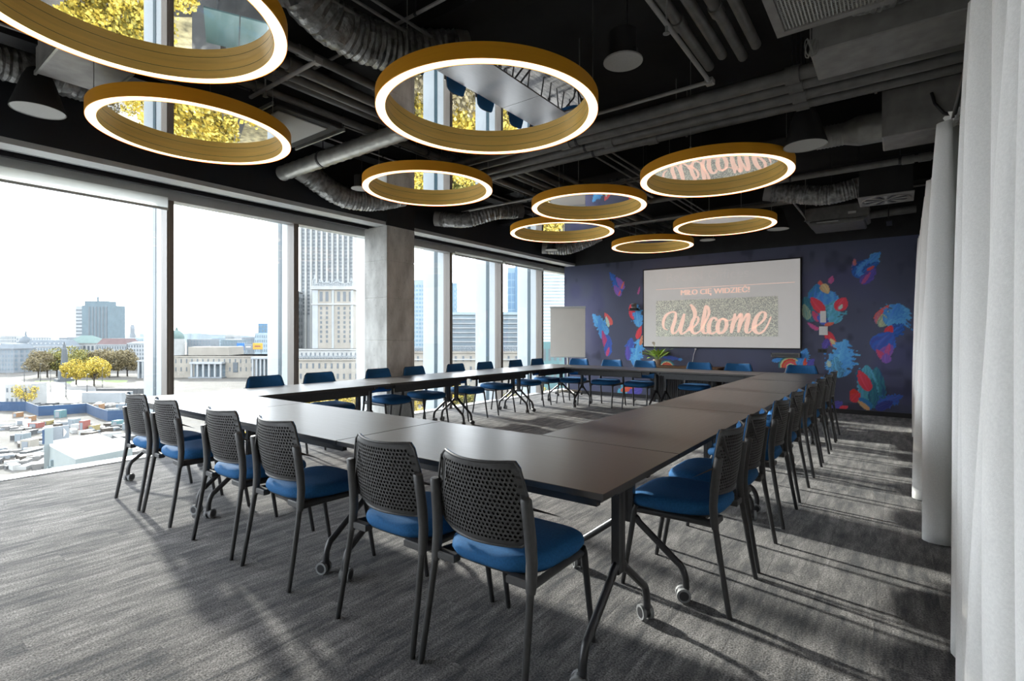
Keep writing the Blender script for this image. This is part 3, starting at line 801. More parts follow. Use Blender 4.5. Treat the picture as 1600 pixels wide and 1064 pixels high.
# ================================================================== RING LAMPS WITH MIRRORS
ZR = 2.95
def ring_lamp(x, y, Rr, label):
    o = empty('ring_lamp', (x, y, ZR)); n = 96; wd = 0.072
    MB().lathe([(Rr - 0.004, 0.0), (Rr, 0.004), (Rr, 0.100), (Rr - 0.02, 0.102), (Rr - wd - 0.02, 0.102)], n).build('outer_band', 'gold_band', o, smooth=40)
    MB().lathe([(Rr - wd + 0.003, 0.003), (Rr - 0.0045, 0.003), (Rr - 0.0045, 0.02), (Rr - wd + 0.003, 0.02)], n, closed=True).build('diffuser', 'lamp_diffuser', o, smooth=40)
    MB().lathe([(Rr - wd + 0.003, 0.098), (Rr - wd + 0.003, 0.0), (Rr - wd, 0.0), (Rr - wd, 0.0505), (Rr - wd + 0.0012, 0.0505), (Rr - wd + 0.0012, 0.0530), (Rr - wd, 0.0530), (Rr - wd, 0.098)], n, closed=True, mis=[0, 0, 0, 1, 1, 1, 0, 0]).build('inner_band', ['gold_inner', 'mat_black_paint'], o, smooth=40)
    m = MB(); m.lathe([(0.0005, 0.093), (Rr - wd - 0.001, 0.093), (Rr - wd - 0.001, 0.097), (0.0005, 0.097)], n, mis=[0, 1, 1])
    m.build('mirror', ['mirror', 'black_steel'], o, smooth=40)
    for k in range(3):
        a = 2 * PI * k / 3 + 0.5
        MB().tube([((Rr - 0.04) * math.cos(a), (Rr - 0.04) * math.sin(a), 0.10), ((Rr - 0.04) * math.cos(a), (Rr - 0.04) * math.sin(a), ZC - ZR)], 0.0025, 5).tube([((Rr - 0.04) * math.cos(a), (Rr - 0.04) * math.sin(a), 0.10), ((Rr - 0.04) * math.cos(a), (Rr - 0.04) * math.sin(a), 0.125)], 0.009, 6).build('suspension_cable', 'duct_metal', o)
    tag(o, label, 'lamp', 'gold ring lamps with mirrored discs')
for a in [(-3.145, 0.975, 0.725, 'gold ring lamp cut by the top left picture corner, mirror showing the street'),
          (-4.636, 1.875, 0.717, 'gold ring lamp on the far left with yellow treetops in its mirror'),
          (-2.467, 3.006, 0.817, 'largest gold ring lamp at the upper middle, mirror showing the tables'),
          (-4.26, 4.137, 0.723, 'gold ring lamp hanging in front of the concrete pillar'),
          (-3.203, 5.941, 0.73, 'gold ring lamp at the middle of the ceiling, above the flipchart in view'),
          (-1.547, 5.605, 0.75, 'gold ring lamp on the right with the screen lettering mirrored in it'),
          (-4.335, 7.152, 0.828, 'gold ring lamp low in view above the far window panes'),
          (-2.119, 8.171, 0.723, 'gold ring lamp over the right half of the screen'),
          (-3.661, 9.238, 0.732, 'farthest gold ring lamp, close to the mural wall')]:
    ring_lamp(*a)

# ================================================================== CEILING SERVICES
def pipe(name, pts, r, m, label, cat='pipe', grp=None, n=12, couplings=(), smooth=50):
    p0 = Vector(pts[0]); o = empty(name, p0)
    q = [tuple(Vector(p) - p0) for p in pts]
    MB().tube(q, r, n).build('tube', m, o, smooth=smooth)
    L_ = (Vector(pts[-1]) - p0)
    for c in couplings:
        a = L_ * c; d = L_.normalized() * 0.05
        MB().tube([a - d, a + d], r * 1.28, n).build('coupling', m, o, smooth=smooth)
    # hangers up to the slab
    for c in (0.2, 0.5, 0.8):
        a = L_ * c
        if p0.z + a.z < ZC - 0.1 and abs(L_.z) < 0.3:
            MB().tube([a, (a.x, a.y, ZC - p0.z)], 0.005, 5).tube([a - L_.normalized() * 0.012, a + L_.normalized() * 0.012], r * 1.15, n).build('hanger', 'black_steel', o)
    tag(o, label, cat, grp)
    return o
for i, (y, r) in enumerate([(4.46, 0.052), (4.63, 0.048), (4.81, 0.05), (4.99, 0.042)]):
    pipe('water_pipe', [(-5.9, y, 3.30 - 0.01 * i), (XR, y, 3.30 - 0.01 * i)], r, 'black_pipe', 'black pipe crossing the room under the slab, %s of four counted from the camera' % rn[i], grp='pipes crossing the room', couplings=(0.42 + 0.06 * i, 0.8))
for i, x in enumerate([-1.22, -1.09, -0.97, -0.85]):
    pipe('riser_pipe', [(x, -1.8, 3.47), (x, 4.30 - 0.12 * (i % 2), 3.47)], 0.036, 'black_pipe', 'dark grey pipe at the top right beside the vent, %s counted from the left' % rn[i], grp='pipes beside the vent', couplings=(0.88 - 0.05 * (i % 2),))
for i, (x, z) in enumerate([(-3.56, 3.42), (-3.70, 3.36), (-3.86, 3.36), (-4.02, 3.40), (-4.20, 3.34)]):
    pipe('long_pipe', [(x, -1.8, z), (x, 9.9, z)], 0.034 + 0.008 * (i % 2), 'black_pipe', 'black pipe running towards the mural behind the lamps, %s from the middle' % rn[i], grp='pipes running to the mural', couplings=(0.34, 0.40 + 0.03 * i, 0.7))
def sprinkler(pts, label):
    p0 = Vector(pts[0]); o = empty('sprinkler_pipe', p0)
    q = [tuple(Vector(p) - p0) for p in pts]
    for a, b in zip(q[:-1], q[1:]):
        MB().tube([a, b], 0.016, 8).build('tube', 'duct_grey', o, smooth=50)
    for a in q[1:-1]:
        MB().box((a[0] - 0.03, a[1] - 0.03, a[2] - 0.025), (a[0] + 0.03, a[1] + 0.03, a[2] + 0.025), bev=0.008).build('elbow', 'duct_grey', o)
    for a, b in zip(q[:-1], q[1:]):
        m = Vector(a).lerp(Vector(b), 0.75)
        MB().tube([m, (m.x, m.y, ZC - p0.z)], 0.006, 6).build('hanger', 'duct_grey', o)
        MB().tube([(m.x, m.y, m.z - 0.06), m], 0.009, 6).lathe([(0.002, 0), (0.022, 0.004), (0.022, 0.008), (0.002, 0.01)], 10, (m.x, m.y, m.z - 0.065)).build('sprinkler_head', 'duct_metal', o)
    tag(o, label, 'pipe', 'sprinkler pipes')
sprinkler([(-1.13, 0.4, 3.20), (-1.13, 3.98, 3.20), (-2.6, 3.98, 3.20)], 'thin grey sprinkler pipe with a bend right of the largest ring lamp')
sprinkler([(-3.25, 0.5, 3.28), (-3.35, 2.15, 3.28), (-4.3, 2.15, 3.28)], 'thin grey sprinkler pipe bending between the two left ring lamps')
sprinkler([(-5.2, 5.9, 3.2), (-2.7, 5.9, 3.2), (-2.7, 7.1, 3.2)], 'thin sprinkler pipe behind the middle ring lamps')
sprinkler([(-3.9, 8.2, 3.2), (-1.2, 8.2, 3.2), (-1.2, 9.9, 3.2)], 'thin sprinkler pipe near the mural wall')
# conduits and cable trays
def conduit(pts, w, h_, label, m='black_steel'):
    a, b = Vector(pts[0]), Vector(pts[1]); o = empty('cable_tray', a)
    d = b - a; n = Vector((-d.y, d.x, 0)).normalized() * w / 2
    L_ = d.length; ang = math.atan2(d.y, d.x)
    def part(lo, hi, nm): q = MB().box(lo, hi).build(nm, m, o); q.rotation_euler = (0, 0, ang); return q
    part((0, -w / 2, 0), (L_, w / 2, 0.003), 'tray_bottom'); part((0, -w / 2, 0), (L_, -w / 2 + 0.004, h_), 'tray_side'); part((0, w / 2 - 0.004, 0), (L_, w / 2, h_), 'tray_side')
    for k in range(max(2, int(L_ / 1.4))):
        t = (k + 0.5) / max(2, int(L_ / 1.4)) * L_
        q = MB().box((t - 0.01, -w / 2 - 0.02, -0.006), (t + 0.01, w / 2 + 0.02, 0.0)).tube([(t, -w / 2 - 0.015, 0), (t, -w / 2 - 0.015, ZC - a.z)], 0.005, 5).tube([(t, w / 2 + 0.015, 0), (t, w / 2 + 0.015, ZC - a.z)], 0.005, 5).build('tray_hanger', m, o); q.rotation_euler = (0, 0, ang)
    tag(o, label, 'cable tray', 'cable trays')
conduit([(-5.9, 5.35, 3.42), (XR, 5.35, 3.42)], 0.30, 0.06, 'flat dark cable tray crossing behind the pipe bundle', 'duct_grey')
conduit([(-2.2, -1.8, 3.55), (-2.2, 2.6, 3.55)], 0.25, 0.06, 'dark cable tray above the largest ring lamp')
conduit([(-5.3, -1.8, 3.50), (-5.3, 9.8, 3.50)], 0.20, 0.05, 'dark cable tray running above the window side')
conduit([(-5.9, 7.6, 3.35), (0.4, 7.6, 3.35)], 0.20, 0.05, 'dark cable tray crossing near the far lamps')
for i, (x, z) in enumerate([(-2.75, 3.5), (-2.85, 3.5), (-2.95, 3.48), (-4.55, 3.5), (-4.65, 3.5), (-4.95, 3.45)]):
    pipe('electrical_conduit', [(x, -1.6, z), (x, 9.7, z)], 0.012, 'duct_grey', 'thin electrical conduit running lengthwise under the slab, %s from the right' % rn[i], 'conduit', 'lengthwise conduits', n=6)
for i, (y, z) in enumerate([(1.2, 3.52), (1.32, 3.52), (2.5, 3.55), (6.5, 3.4), (6.62, 3.4), (8.75, 3.3)]):
    pipe('electrical_conduit', [(-5.9, y, z), (0.5, y, z)], 0.013, 'duct_grey', 'thin electrical conduit crossing under the slab, %s from the camera' % rn[i], 'conduit', 'crosswise conduits', n=6)

def flex_duct(pts, r, label, m='foil_duct'):
    P = [Vector(p) for p in pts]; p0 = P[0]; o = empty('flexible_duct', p0)
    fine, rad = [], []
    n = 60
    for k in range(n + 1):
        t = k / n * (len(P) - 1); i = min(int(t), len(P) - 2); f = t - i
        a, b = P[i], P[i + 1]; pr_ = P[max(0, i - 1)]; nx_ = P[min(len(P) - 1, i + 2)]
        q = 0.5 * ((2 * a) + (b - pr_) * f + (2 * pr_ - 5 * a + 4 * b - nx_) * f * f + (3 * a - pr_ - 3 * b + nx_) * f ** 3)
        fine.append(tuple(q - p0)); rad.append(r * (1 + 0.07 * (k % 2) + random.uniform(-0.03, 0.03)))
    b = MB().tube(fine, rad, 18)
    b.v = [tuple(c + random.uniform(-1, 1) * r * 0.035 for c in v) for v in b.v]
    b.build('sleeve', m, o, smooth=25)
    for e in (0, -1):
        d = (Vector(fine[1]) - Vector(fine[0])) if e == 0 else (Vector(fine[-2]) - Vector(fine[-1]))
        MB().tube([fine[e], tuple(Vector(fine[e]) - d.normalized() * 0.09)], r * 1.04, 18).build('collar', 'duct_grey', o, smooth=40)
    tag(o, label, 'duct', 'flexible foil ducts')
flex_duct([(-3.0, 1.55, 3.62), (-3.1, 2.1, 3.45), (-3.0, 2.55, 3.43), (-2.75, 2.95, 3.5)], 0.15, 'crinkled foil duct at the top left of the largest ring lamp')
flex_duct([(-5.70, 0.0, 3.42), (-5.62, 0.5, 3.42), (-5.62, 0.9, 3.45), (-5.72, 1.4, 3.5)], 0.13, 'crinkled dark foil duct in the upper left corner')
flex_duct([(-0.35, 3.55, 3.62), (-0.28, 3.75, 3.42), (-0.05, 3.85, 3.40), (0.3, 3.9, 3.5)], 0.11, 'crinkled foil duct under the vent grille at the top right')
flex_duct([(-5.75, 3.55, 3.28), (-5.72, 4.0, 3.10), (-5.62, 4.4, 3.10), (-5.5, 4.75, 3.2)], 0.13, 'crinkled foil duct over the window left of the pillar')
flex_duct([(-5.8, 5.9, 3.15), (-5.45, 6.1, 3.12), (-5.1, 6.4, 3.25), (-4.9, 6.7, 3.3)], 0.11, 'crinkled foil duct just past the pillar')
flex_duct([(-5.75, 8.9, 3.10), (-5.4, 9.1, 3.08), (-5.1, 9.3, 3.2), (-4.9, 9.4, 3.3)], 0.12, 'crinkled foil duct in the far window corner')
flex_duct([(-0.42, 7.95, 3.20), (-0.75, 7.92, 3.15), (-1.05, 7.90, 3.2), (-1.4, 7.85, 3.28)], 0.12, 'crinkled foil duct feeding the round swirl vent')
# spiral duct
sp = empty('spiral_duct', (-5.75, 3.25, 3.20))
pts, rad = [], []
for k in range(121):
    pts.append((k / 120 * 3.3, 0, 0)); rad.append(0.082 * (1.06 if k % 5 == 0 else 1.0))
MB().tube(pts, rad, 18).build('tube', 'duct_metal', sp, smooth=60)
for k in (0.8, 2.4): MB().tube([(k, 0, 0), (k, 0, 0.7)], 0.006, 6).tube([(k - 0.015, 0, 0), (k + 0.015, 0, 0)], 0.092, 18).build('hanger', 'black_steel', sp)
tag(sp, 'grey spiral duct reaching from the window to the largest ring lamp', 'duct')
# air unit with grey panel
au = empty('air_unit', (-4.62, 2.62, 3.24), R(0))
MB().box((-0.42, -0.30, 0.012), (0.42, 0.34, 0.36), bev=0.01).build('housing', 'mat_black_paint', au)
MB().box((-0.33, -0.24, 0.0), (0.33, 0.24, 0.012), bev=0.004).build('panel', 'speaker_grille', au)
MB().box((-0.42, -0.34, 0.0), (0.42, -0.325, 0.03)).build('rail', 'duct_metal', au); MB().box((-0.42, 0.36, 0.0), (0.42, 0.375, 0.03)).build('rail', 'duct_metal', au)
for sx in (-0.4, 0.4):
    MB().tube([(sx, 0.367, 0.02), (sx, 0.367, 0.66)], 0.006, 6).build('hanger', 'black_steel', au)
tag(au, 'black ceiling air unit with a grey underside between the left ring lamps', 'air unit')
a2 = empty('air_unit', (-4.96, 1.22, 3.30))
MB().box((-0.30, -0.22, 0.0), (0.30, 0.22, 0.26), bev=0.01).build('housing', 'duct_grey', a2)
MB().box((-0.31, -0.23, -0.01), (0.31, -0.215, 0.02)).build('rail', 'duct_metal', a2); MB().box((-0.31, 0.215, -0.01), (0.31, 0.23, 0.02)).build('rail', 'duct_metal', a2)
tag(a2, 'grey ceiling air unit seen between the two leftmost ring lamps', 'air unit')
# rectangular duct, vent grille
rd = empty('air_duct', (-0.48, 3.98, 3.20))
MB().box((0, 0, 0), (0.86, 0.47, 0.32), bev=0.008).build('body', 'duct_grey', rd)
MB().box((0.858, -0.02, -0.02), (0.878, 0.49, 0.34)).box((0.885, -0.02, -0.02), (0.905, 0.49, 0.34)).build('flange', 'duct_grey', rd)
MB().box((0.905, 0, 0), (1.13, 0.47, 0.32), bev=0.008).build('body', 'duct_grey', rd)
MB().box((0.85, -0.03, -0.035), (0.89, 0.50, -0.02)).tube([(0.87, -0.03, -0.03), (0.87, -0.03, 0.69)], 0.006, 6).tube([(0.87, 0.50, -0.03), (0.87, 0.50, 0.69)], 0.006, 6).build('hanger', 'black_steel', rd)
tag(rd, 'wide grey rectangular air duct at the upper right by the curtains', 'duct')
vg = empty('vent_grille', (-0.62, 3.06, 3.20))
MB().box((0, 0, 0), (0.6, 0.05, 0.03)).box((0, 0.55, 0), (0.6, 0.6, 0.03)).box((0, 0.05, 0), (0.05, 0.55, 0.03)).box((0.55, 0.05, 0), (0.6, 0.55, 0.03)).build('frame', 'duct_grey', vg)
g = MB()
for k in range(26):
    t = 0.05 + 0.5 * (k + 0.5) / 26
    g.box((t - 0.004, 0.05, 0.010), (t + 0.004, 0.55, 0.014)); g.box((0.05, t - 0.004, 0.014), (0.55, t + 0.004, 0.018))
tag(g.build('mesh', 'speaker_grille', vg), kind='stuff')
MB().box((0.03, 0.03, 0.03), (0.57, 0.57, 0.34)).build('plenum', 'mat_black_paint', vg)
tag(vg, 'square vent grille with dark mesh cut by the top picture edge', 'vent')
# coil of spare cable beside the vent
cc = empty('cable_coil', (-0.44, 3.74, 3.12))
for k in range(6):
    ph = k * 0.9
    MB().tube([(0.02 * math.cos(ph) + 0.018 * math.sin(t / 14 * 2 * PI + ph), 0.02 * math.sin(ph), 0.055 * math.cos(t / 14 * 2 * PI)) for t in range(15)], 0.0035, 5).build('loop', 'duct_metal', cc)
MB().tube([(0, 0, 0.05), (0.01, 0, ZC - 3.12)], 0.003, 5).build('lead', 'black_steel', cc)
tag(cc, 'small coil of spare cable hanging below the vent grille', 'cable')

def speaker_cone(x, y, z, r, hgt, label, drop=True):
    o = empty('pendant_speaker', (x, y, z))
    MB().lathe([(r, 0.0), (r, 0.010), (r * 0.80, hgt * 0.35), (r * 0.56, hgt * 0.75), (r * 0.40, hgt * 0.93), (r * 0.22, hgt), (0.002, hgt * 1.02)], 32).build('housing', 'mat_black_paint', o, smooth=40)
    MB().lathe([(0.001, 0.006), (r * 0.95, 0.004), (r * 0.985, -0.002), (r, 0.004)], 32, mis=[0, 1, 1]).build('grille', ['speaker_grille', 'duct_metal'], o, smooth=40)
    MB().tube([(0, 0, hgt), (0, 0, ZC - z)], 0.012, 8).build('stem', 'black_steel', o)
    tag(o, label, 'speaker', 'black pendant speakers')
speaker_cone(-5.50, 1.06, 3.10, 0.175, 0.34, 'black bell-shaped pendant speaker at the far left over the window')
speaker_cone(-0.67, 5.27, 3.00, 0.175, 0.36, 'black bell-shaped pendant speaker right of the lettered ring lamp')
speaker_cone(-1.54, 9.13, 3.00, 0.16, 0.34, 'black bell-shaped pendant speaker over the right edge of the screen')
def speaker_disc(x, y, z, r, label, hgt=0.16):
    o = empty('ceiling_speaker', (x, y, z))
    MB().lathe([(r * 0.70, 0.012), (r * 0.70, hgt), (0.002, hgt)], 28).build('can', 'mat_black_paint', o, smooth=40)
    MB().lathe([(r * 0.72, 0.001), (r, 0.0), (r, 0.010), (r * 0.7, 0.012)], 28).build('ring', 'speaker_grille', o, smooth=40)
    MB().lathe([(0.001, 0.004), (r * 0.74, 0.002)], 28).build('grille', 'speaker_grille', o, smooth=40)
    MB().box((r * 0.5, -0.02, 0.012), (r * 0.78, 0.02, 0.07)).box((-r * 0.78, -0.02, 0.012), (-r * 0.5, 0.02, 0.07)).build('clip', 'black_steel', o)
    MB().tube([(0.03, 0, hgt), (0.03, 0, ZC - z)], 0.006, 6).build('rod', 'black_steel', o)
    tag(o, label, 'speaker', 'round ceiling speakers')
speaker_disc(-1.49, 3.25, 3.15, 0.13, 'round light grey ceiling speaker right of the largest ring lamp', 0.2)
speaker_disc(-5.33, 4.02, 3.12, 0.11, 'small round ceiling speaker left of the pillar')
speaker_disc(-5.45, 8.60, 2.98, 0.12, 'small round ceiling speaker over the far windows')
speaker_disc(-2.75, 9.55, 3.02, 0.13, 'small round ceiling speaker above the screen')
# insulated round duct with box on the right
ib = empty('duct_box', (-0.12, 5.62, 3.05))
MB().box((0, 0, 0), (0.74, 0.42, 0.42), bev=0.01).build('body', 'duct_grey', ib)
MB().tube([(-0.18, 0.2, 0.17), (0.0, 0.2, 0.17)], 0.135, 20).build('collar', 'duct_metal', ib, smooth=40)
MB().tube([(-0.30, 0.2, 0.17), (-0.18, 0.2, 0.17)], [0.10, 0.135], 20).build('reducer', 'duct_metal', ib, smooth=40)
MB().tube([(-0.52 + 0.01 * k, 0.2, 0.17) for k in range(23)], [0.10 * (1.05 if k % 3 == 0 else 1) for k in range(23)], 20).build('spigot', 'duct_metal', ib, smooth=60)
MB().tube([(0.34, -0.01, 0.30), (0.36, -0.035, 0.20), (0.42, -0.04, 0.10), (0.50, -0.03, 0.06), (0.56, -0.01, 0.12)], 0.012, 8).build('cable', 'black_steel', ib, smooth=60)
tag(ib, 'dark duct box with round metal collar in front of the curtain top', 'duct')
pipe('drain_pipe', [(-2.6, 6.50, 3.06), (XR, 6.50, 3.06)], 0.034, 'black_pipe', 'single grey pipe crossing below the duct box on the right', couplings=(0.82, 0.86))
# swirl vent
sv = empty('swirl_vent', (-0.13, 7.95, 3.00))
MB().box((-0.28, -0.28, 0.0), (0.28, 0.28, 0.012), bev=0.004).build('plate', 'duct_grey', sv)
MB().box((-0.265, -0.265, 0.012), (0.265, 0.265, 0.36)).build('plenum', 'mat_black_paint', sv)
for k in range(16):
    a = 2 * PI * k / 16; ca, sa = math.cos(a), math.sin(a); b = MB()
    P4 = [(0.05, -0.005), (0.22, -0.02), (0.22, 0.02), (0.05, 0.005)]
    b.prism([(x * ca - y * sa, x * sa + y * ca) for x, y in P4], -0.006, 0.001)
    b.build('blade', 'black_steel' if k % 2 else 'speaker_grille', sv)
MB().lathe([(0.235, 0.0), (0.24, -0.008), (0.25, -0.008), (0.255, 0.0)], 32).lathe([(0.001, -0.008), (0.045, -0.008), (0.05, 0.0)], 20).build('ring', 'duct_grey', sv, smooth=40)
tag(sv, 'square grey plate with a round swirl vent near the curtain', 'vent')
# dark air unit by the mural
fu = empty('fan_coil', (-0.70, 9.45, 2.98))
MB().box((-0.45, -0.35, 0.05), (0.35, 0.35, 0.30), bev=0.03).box((-0.40, -0.38, 0.0), (0.30, 0.38, 0.06), bev=0.015).build('housing', 'black_pipe', fu)
MB().tube([(0.33, 0.0, 0.14), (0.9, 0.02, 0.16)], 0.06, 14).build('pipe', 'black_pipe', fu, smooth=40)
MB().box((0.55, -0.2, -0.02), (0.62, 0.2, 0.0)).tube([(0.58, -0.18, 0), (0.58, -0.18, ZC - 2.98)], 0.008, 6).tube([(0.58, 0.18, 0), (0.58, 0.18, ZC - 2.98)], 0.008, 6).build('hanger', 'black_steel', fu)
MB().box((-0.30, -0.383, 0.03), (-0.02, -0.380, 0.045)).build('tag_plate', 'speaker_grille', fu); MB().box((0.10, -0.383, 0.12), (0.20, -0.352, 0.155)).build('tag_plate', 'speaker_grille', fu)
tag(fu, 'black fan coil unit high by the mural and the curtain', 'air unit')
# structural beams
for i, y in enumerate([0.6, 2.85, 6.9, 9.9]):
    o = MB().box((-5.9, -0.14, 0), (0.6, 0.14, 0.28), bev=0.01).build('ceiling_beam_%d' % (i + 1), 'ceiling_black', None, loc=(0, y, ZC - 0.28)); struct(o); o.name = 'trim_%d' % (10 + i)

# ================================================================== SCREEN WALL
YS = YB - 0.045
scr = empty('projection_screen', (-2.825, YB, 1.065))
sx0, sx1, sz0, sz1 = -4.282, -1.368, 1.065, 2.687
def LP(p): return (p.x + 2.825, p.y - YB, p.z - 1.065)
W2 = (sx1 - sx0) / 2; H2 = sz1 - sz0
MB().box((-W2, -0.045, 0), (W2, 0, 0.022)).box((-W2, -0.045, H2 - 0.022), (W2, 0, H2)).box((-W2, -0.045, 0.022), (-W2 + 0.02, 0, H2 - 0.022)).box((W2 - 0.02, -0.045, 0.022), (W2, 0, H2 - 0.022)).build('frame', 'mat_black_paint', scr)
mat('screen_cloth', (0.46, 0.455, 0.45), 0.8, var=0.03, scale=3, emit=(0.98, 0.95, 0.93), estr=0.11)
MB().box((-W2 + 0.02, -0.040, 0.022), (W2 - 0.02, -0.02, H2 - 0.022)).build('canvas', 'screen_cloth', scr)
k5 = 0.2
S5 = lambda x, y: on_Y(980 + x * k5, 360 + y * k5, YS + 0.003)
# glitter field
m, nt, b = nodes_of('glitter_print'); N = nt.nodes.new; L = nt.links.new
tc = N('ShaderNodeTexCoord'); vo = N('ShaderNodeTexVoronoi'); vo.inputs['Scale'].default_value = 85
L(tc.outputs['Object'], vo.inputs['Vector'])
rp = N('ShaderNodeValToRGB'); e = rp.color_ramp.elements
e[0].position = 0.25; e[0].color = (0.40, 0.405, 0.38, 1); e[1].position = 0.85; e[1].color = (0.85, 0.86, 0.74, 1)
sep = N('ShaderNodeSeparateColor'); L(vo.outputs['Color'], sep.inputs[0]); L(sep.outputs[0], rp.inputs[0]); L(rp.outputs[0], b.inputs['Base Color'])
b.inputs['Roughness'].default_value = 0.8
L(rp.outputs[0], b.inputs['Emission Color']); b.inputs['Emission Strength'].default_value = 0.09
g0, g1 = LP(S5(225, 548)), LP(S5(1178, 838)); g2 = LP(S5(1178, 512)); g3 = LP(S5(225, 828))
MB().box((g0[0], -0.0415, g3[2]), (g1[0], -0.040, g2[2])).build('glitter_field', 'glitter_print', scr)['label'] = 'speckled pale glitter rectangle behind the word'
# lettering: the brush-script word, drawn stroke by stroke
def stroke(ptsw, n=14):
    P = [Vector(LP(S5(x, y))) for x, y, w in ptsw]; Wd = [w for _, _, w in ptsw]
    cs, ws = [], []
    for i in range(len(P) - 1):
        a, b_ = P[i], P[i + 1]; pr_ = P[max(0, i - 1)]; nx_ = P[min(len(P) - 1, i + 2)]
        for k in range(n if i < len(P) - 2 else n + 1):
            f = k / n
            cs.append(0.5 * ((2 * a) + (b_ - pr_) * f + (2 * pr_ - 5 * a + 4 * b_ - nx_) * f * f + (3 * a - pr_ - 3 * b_ + nx_) * f ** 3))
            ws.append((Wd[i] * (1 - f) + Wd[i + 1] * f) * k5 * 0.0118 / 2 * 0.80)
    return cs, ws
LET = MB(); layer = [0]
def brush(*ptsw):
    cs, ws = stroke(ptsw); layer[0] += 1
    y = -0.0420 - 0.00025 * layer[0]; vs = []
    for i in range(len(cs)):
        t = cs[min(i + 1, len(cs) - 1)] - cs[max(i - 1, 0)]; t = Vector((t.x, 0, t.z)).normalized(); nrm = Vector((-t.z, 0, t.x))
        # slanted pen: fuller on upright strokes
        w = ws[i] * (0.55 + 0.45 * abs(t.z)) + 0.0015
        for s in (1, -1):
            q = cs[i] + nrm * w * s; vs.append((q.x, y, q.z))
    LET.add(vs, [(2 * i, 2 * i + 1, 2 * i + 3, 2 * i + 2) for i in range(len(cs) - 1)])
brush((318, 778, 8), (288, 762, 22), (282, 715, 30), (305, 662, 32), (350, 638, 26), (378, 648, 26), (372, 705, 38), (352, 770, 40), (362, 806, 26), (396, 778, 16), (430, 690, 20), (446, 655, 30))
brush((446, 650, 20), (432, 712, 40), (416, 775, 40), (428, 808, 24), (470, 780, 20), (515, 710, 28), (530, 650, 40), (515, 606, 42), (492, 578, 14))
brush((470, 788, 8), (520, 755, 16), (553, 712, 24), (553, 680, 22), (530, 678, 22), (508, 715, 38), (502, 770, 40), (525, 805, 30), (562, 792, 16), (590, 760, 10))
brush((575, 775, 8), (610, 720, 18), (638, 650, 28), (632, 606, 30), (612, 590, 14), (606, 640, 38), (592, 720, 42), (590, 780, 40), (612, 804, 24), (645, 780, 12))
brush((700, 706, 26), (690, 684, 22), (662, 690, 30), (640, 735, 42), (640, 786, 40), (664, 806, 28), (700, 786, 14), (722, 762, 10))
brush((752, 690, 20), (722, 705, 34), (706, 755, 42), (718, 800, 34), (752, 792, 30), (776, 745, 38), (768, 700, 30), (742, 688, 14), (790, 706, 10), (822, 690, 10))
brush((842, 648, 14), (838, 690, 40), (822, 750, 42), (812, 802, 20))
brush((812, 780, 10), (848, 706, 18), (882, 656, 28), (892, 672, 34), (880, 735, 42), (868, 798, 18))
brush((868, 778, 10), (905, 704, 18), (938, 654, 28), (950, 670, 34), (936, 735, 42), (930, 785, 34), (948, 800, 18), (978, 776, 10))
brush((968, 770, 10), (1025, 738, 18), (1072, 690, 26), (1078, 648, 26), (1048, 640, 22), (1012, 680, 38), (992, 740, 44), (1000, 786, 38), (1035, 804, 26), (1080, 770, 18), (1118, 690, 14), (1122, 672, 6))
LET.build('word_welcome', 'text_pink', scr)['label'] = 'peach brush lettering reading Welcome'
def text_part(s, width, x0, z0, y, m, name, offset=0.0, label=None):
    cu = bpy.data.curves.new('t', 'FONT'); cu.body = s; cu.resolution_u = 3
    to = bpy.data.objects.new('t', cu); COL.objects.link(to)
    dg = bpy.context.evaluated_depsgraph_get(); dg.update()
    me = bpy.data.meshes.new_from_object(to.evaluated_get(dg))
    bpy.data.objects.remove(to)
    co = np.empty(len(me.vertices) * 3); me.vertices.foreach_get('co', co); co = co.reshape(-1, 3)
    w = co[:, 0].max() - co[:, 0].min(); k_ = width / w
    new = np.stack([x0 + (co[:, 0] - co[:, 0].min()) * k_, np.full(len(co), y), z0 + co[:, 1] * k_], 1)
    fs = [tuple(p.vertices) for p in me.polygons]
    if offset:      # heavier weight: the same outlines laid over each other a hair apart
        b = MB()
        for q, dx in enumerate((-offset, 0.0, offset)): b.add([(v[0] + dx, v[1] - 0.0002 * q, v[2]) for v in new.tolist()], fs)
        me = b.mesh(name, m)
    else:
        me.vertices.foreach_set('co', new.ravel()); me.materials.clear(); me.materials.append(MATS[m]); me.update()
    o = link(name, me, scr)
    if label: o['label'] = label
p0, p1 = LP(S5(420, 503)), LP(S5(955, 484))
text_part('MIŁO CIĘ WIDZIEĆ!', p1[0] - p0[0], p0[0], (p0[2] + p1[2]) / 2, -0.0425, 'text_pink', 'greeting_line', 0.006, 'peach capital lettering reading MIŁO CIĘ WIDZIEĆ!')
q0, q1 = LP(S5(225, 458)), LP(S5(1310, 411))
MB().box((q0[0], -0.0422, (q0[2] + q1[2]) / 2 - 0.004), (q1[0], -0.041, (q0[2] + q1[2]) / 2 + 0.004)).build('rule_line', 'text_pink', scr)
text_part('BeGIN Offices', 1.55, -0.95, 1.33, -0.0425, 'text_faint', 'name_line', 0.0, 'faint pale lettering near the top edge')
tag(scr, 'large wall screen with a slide that says Welcome', 'screen')

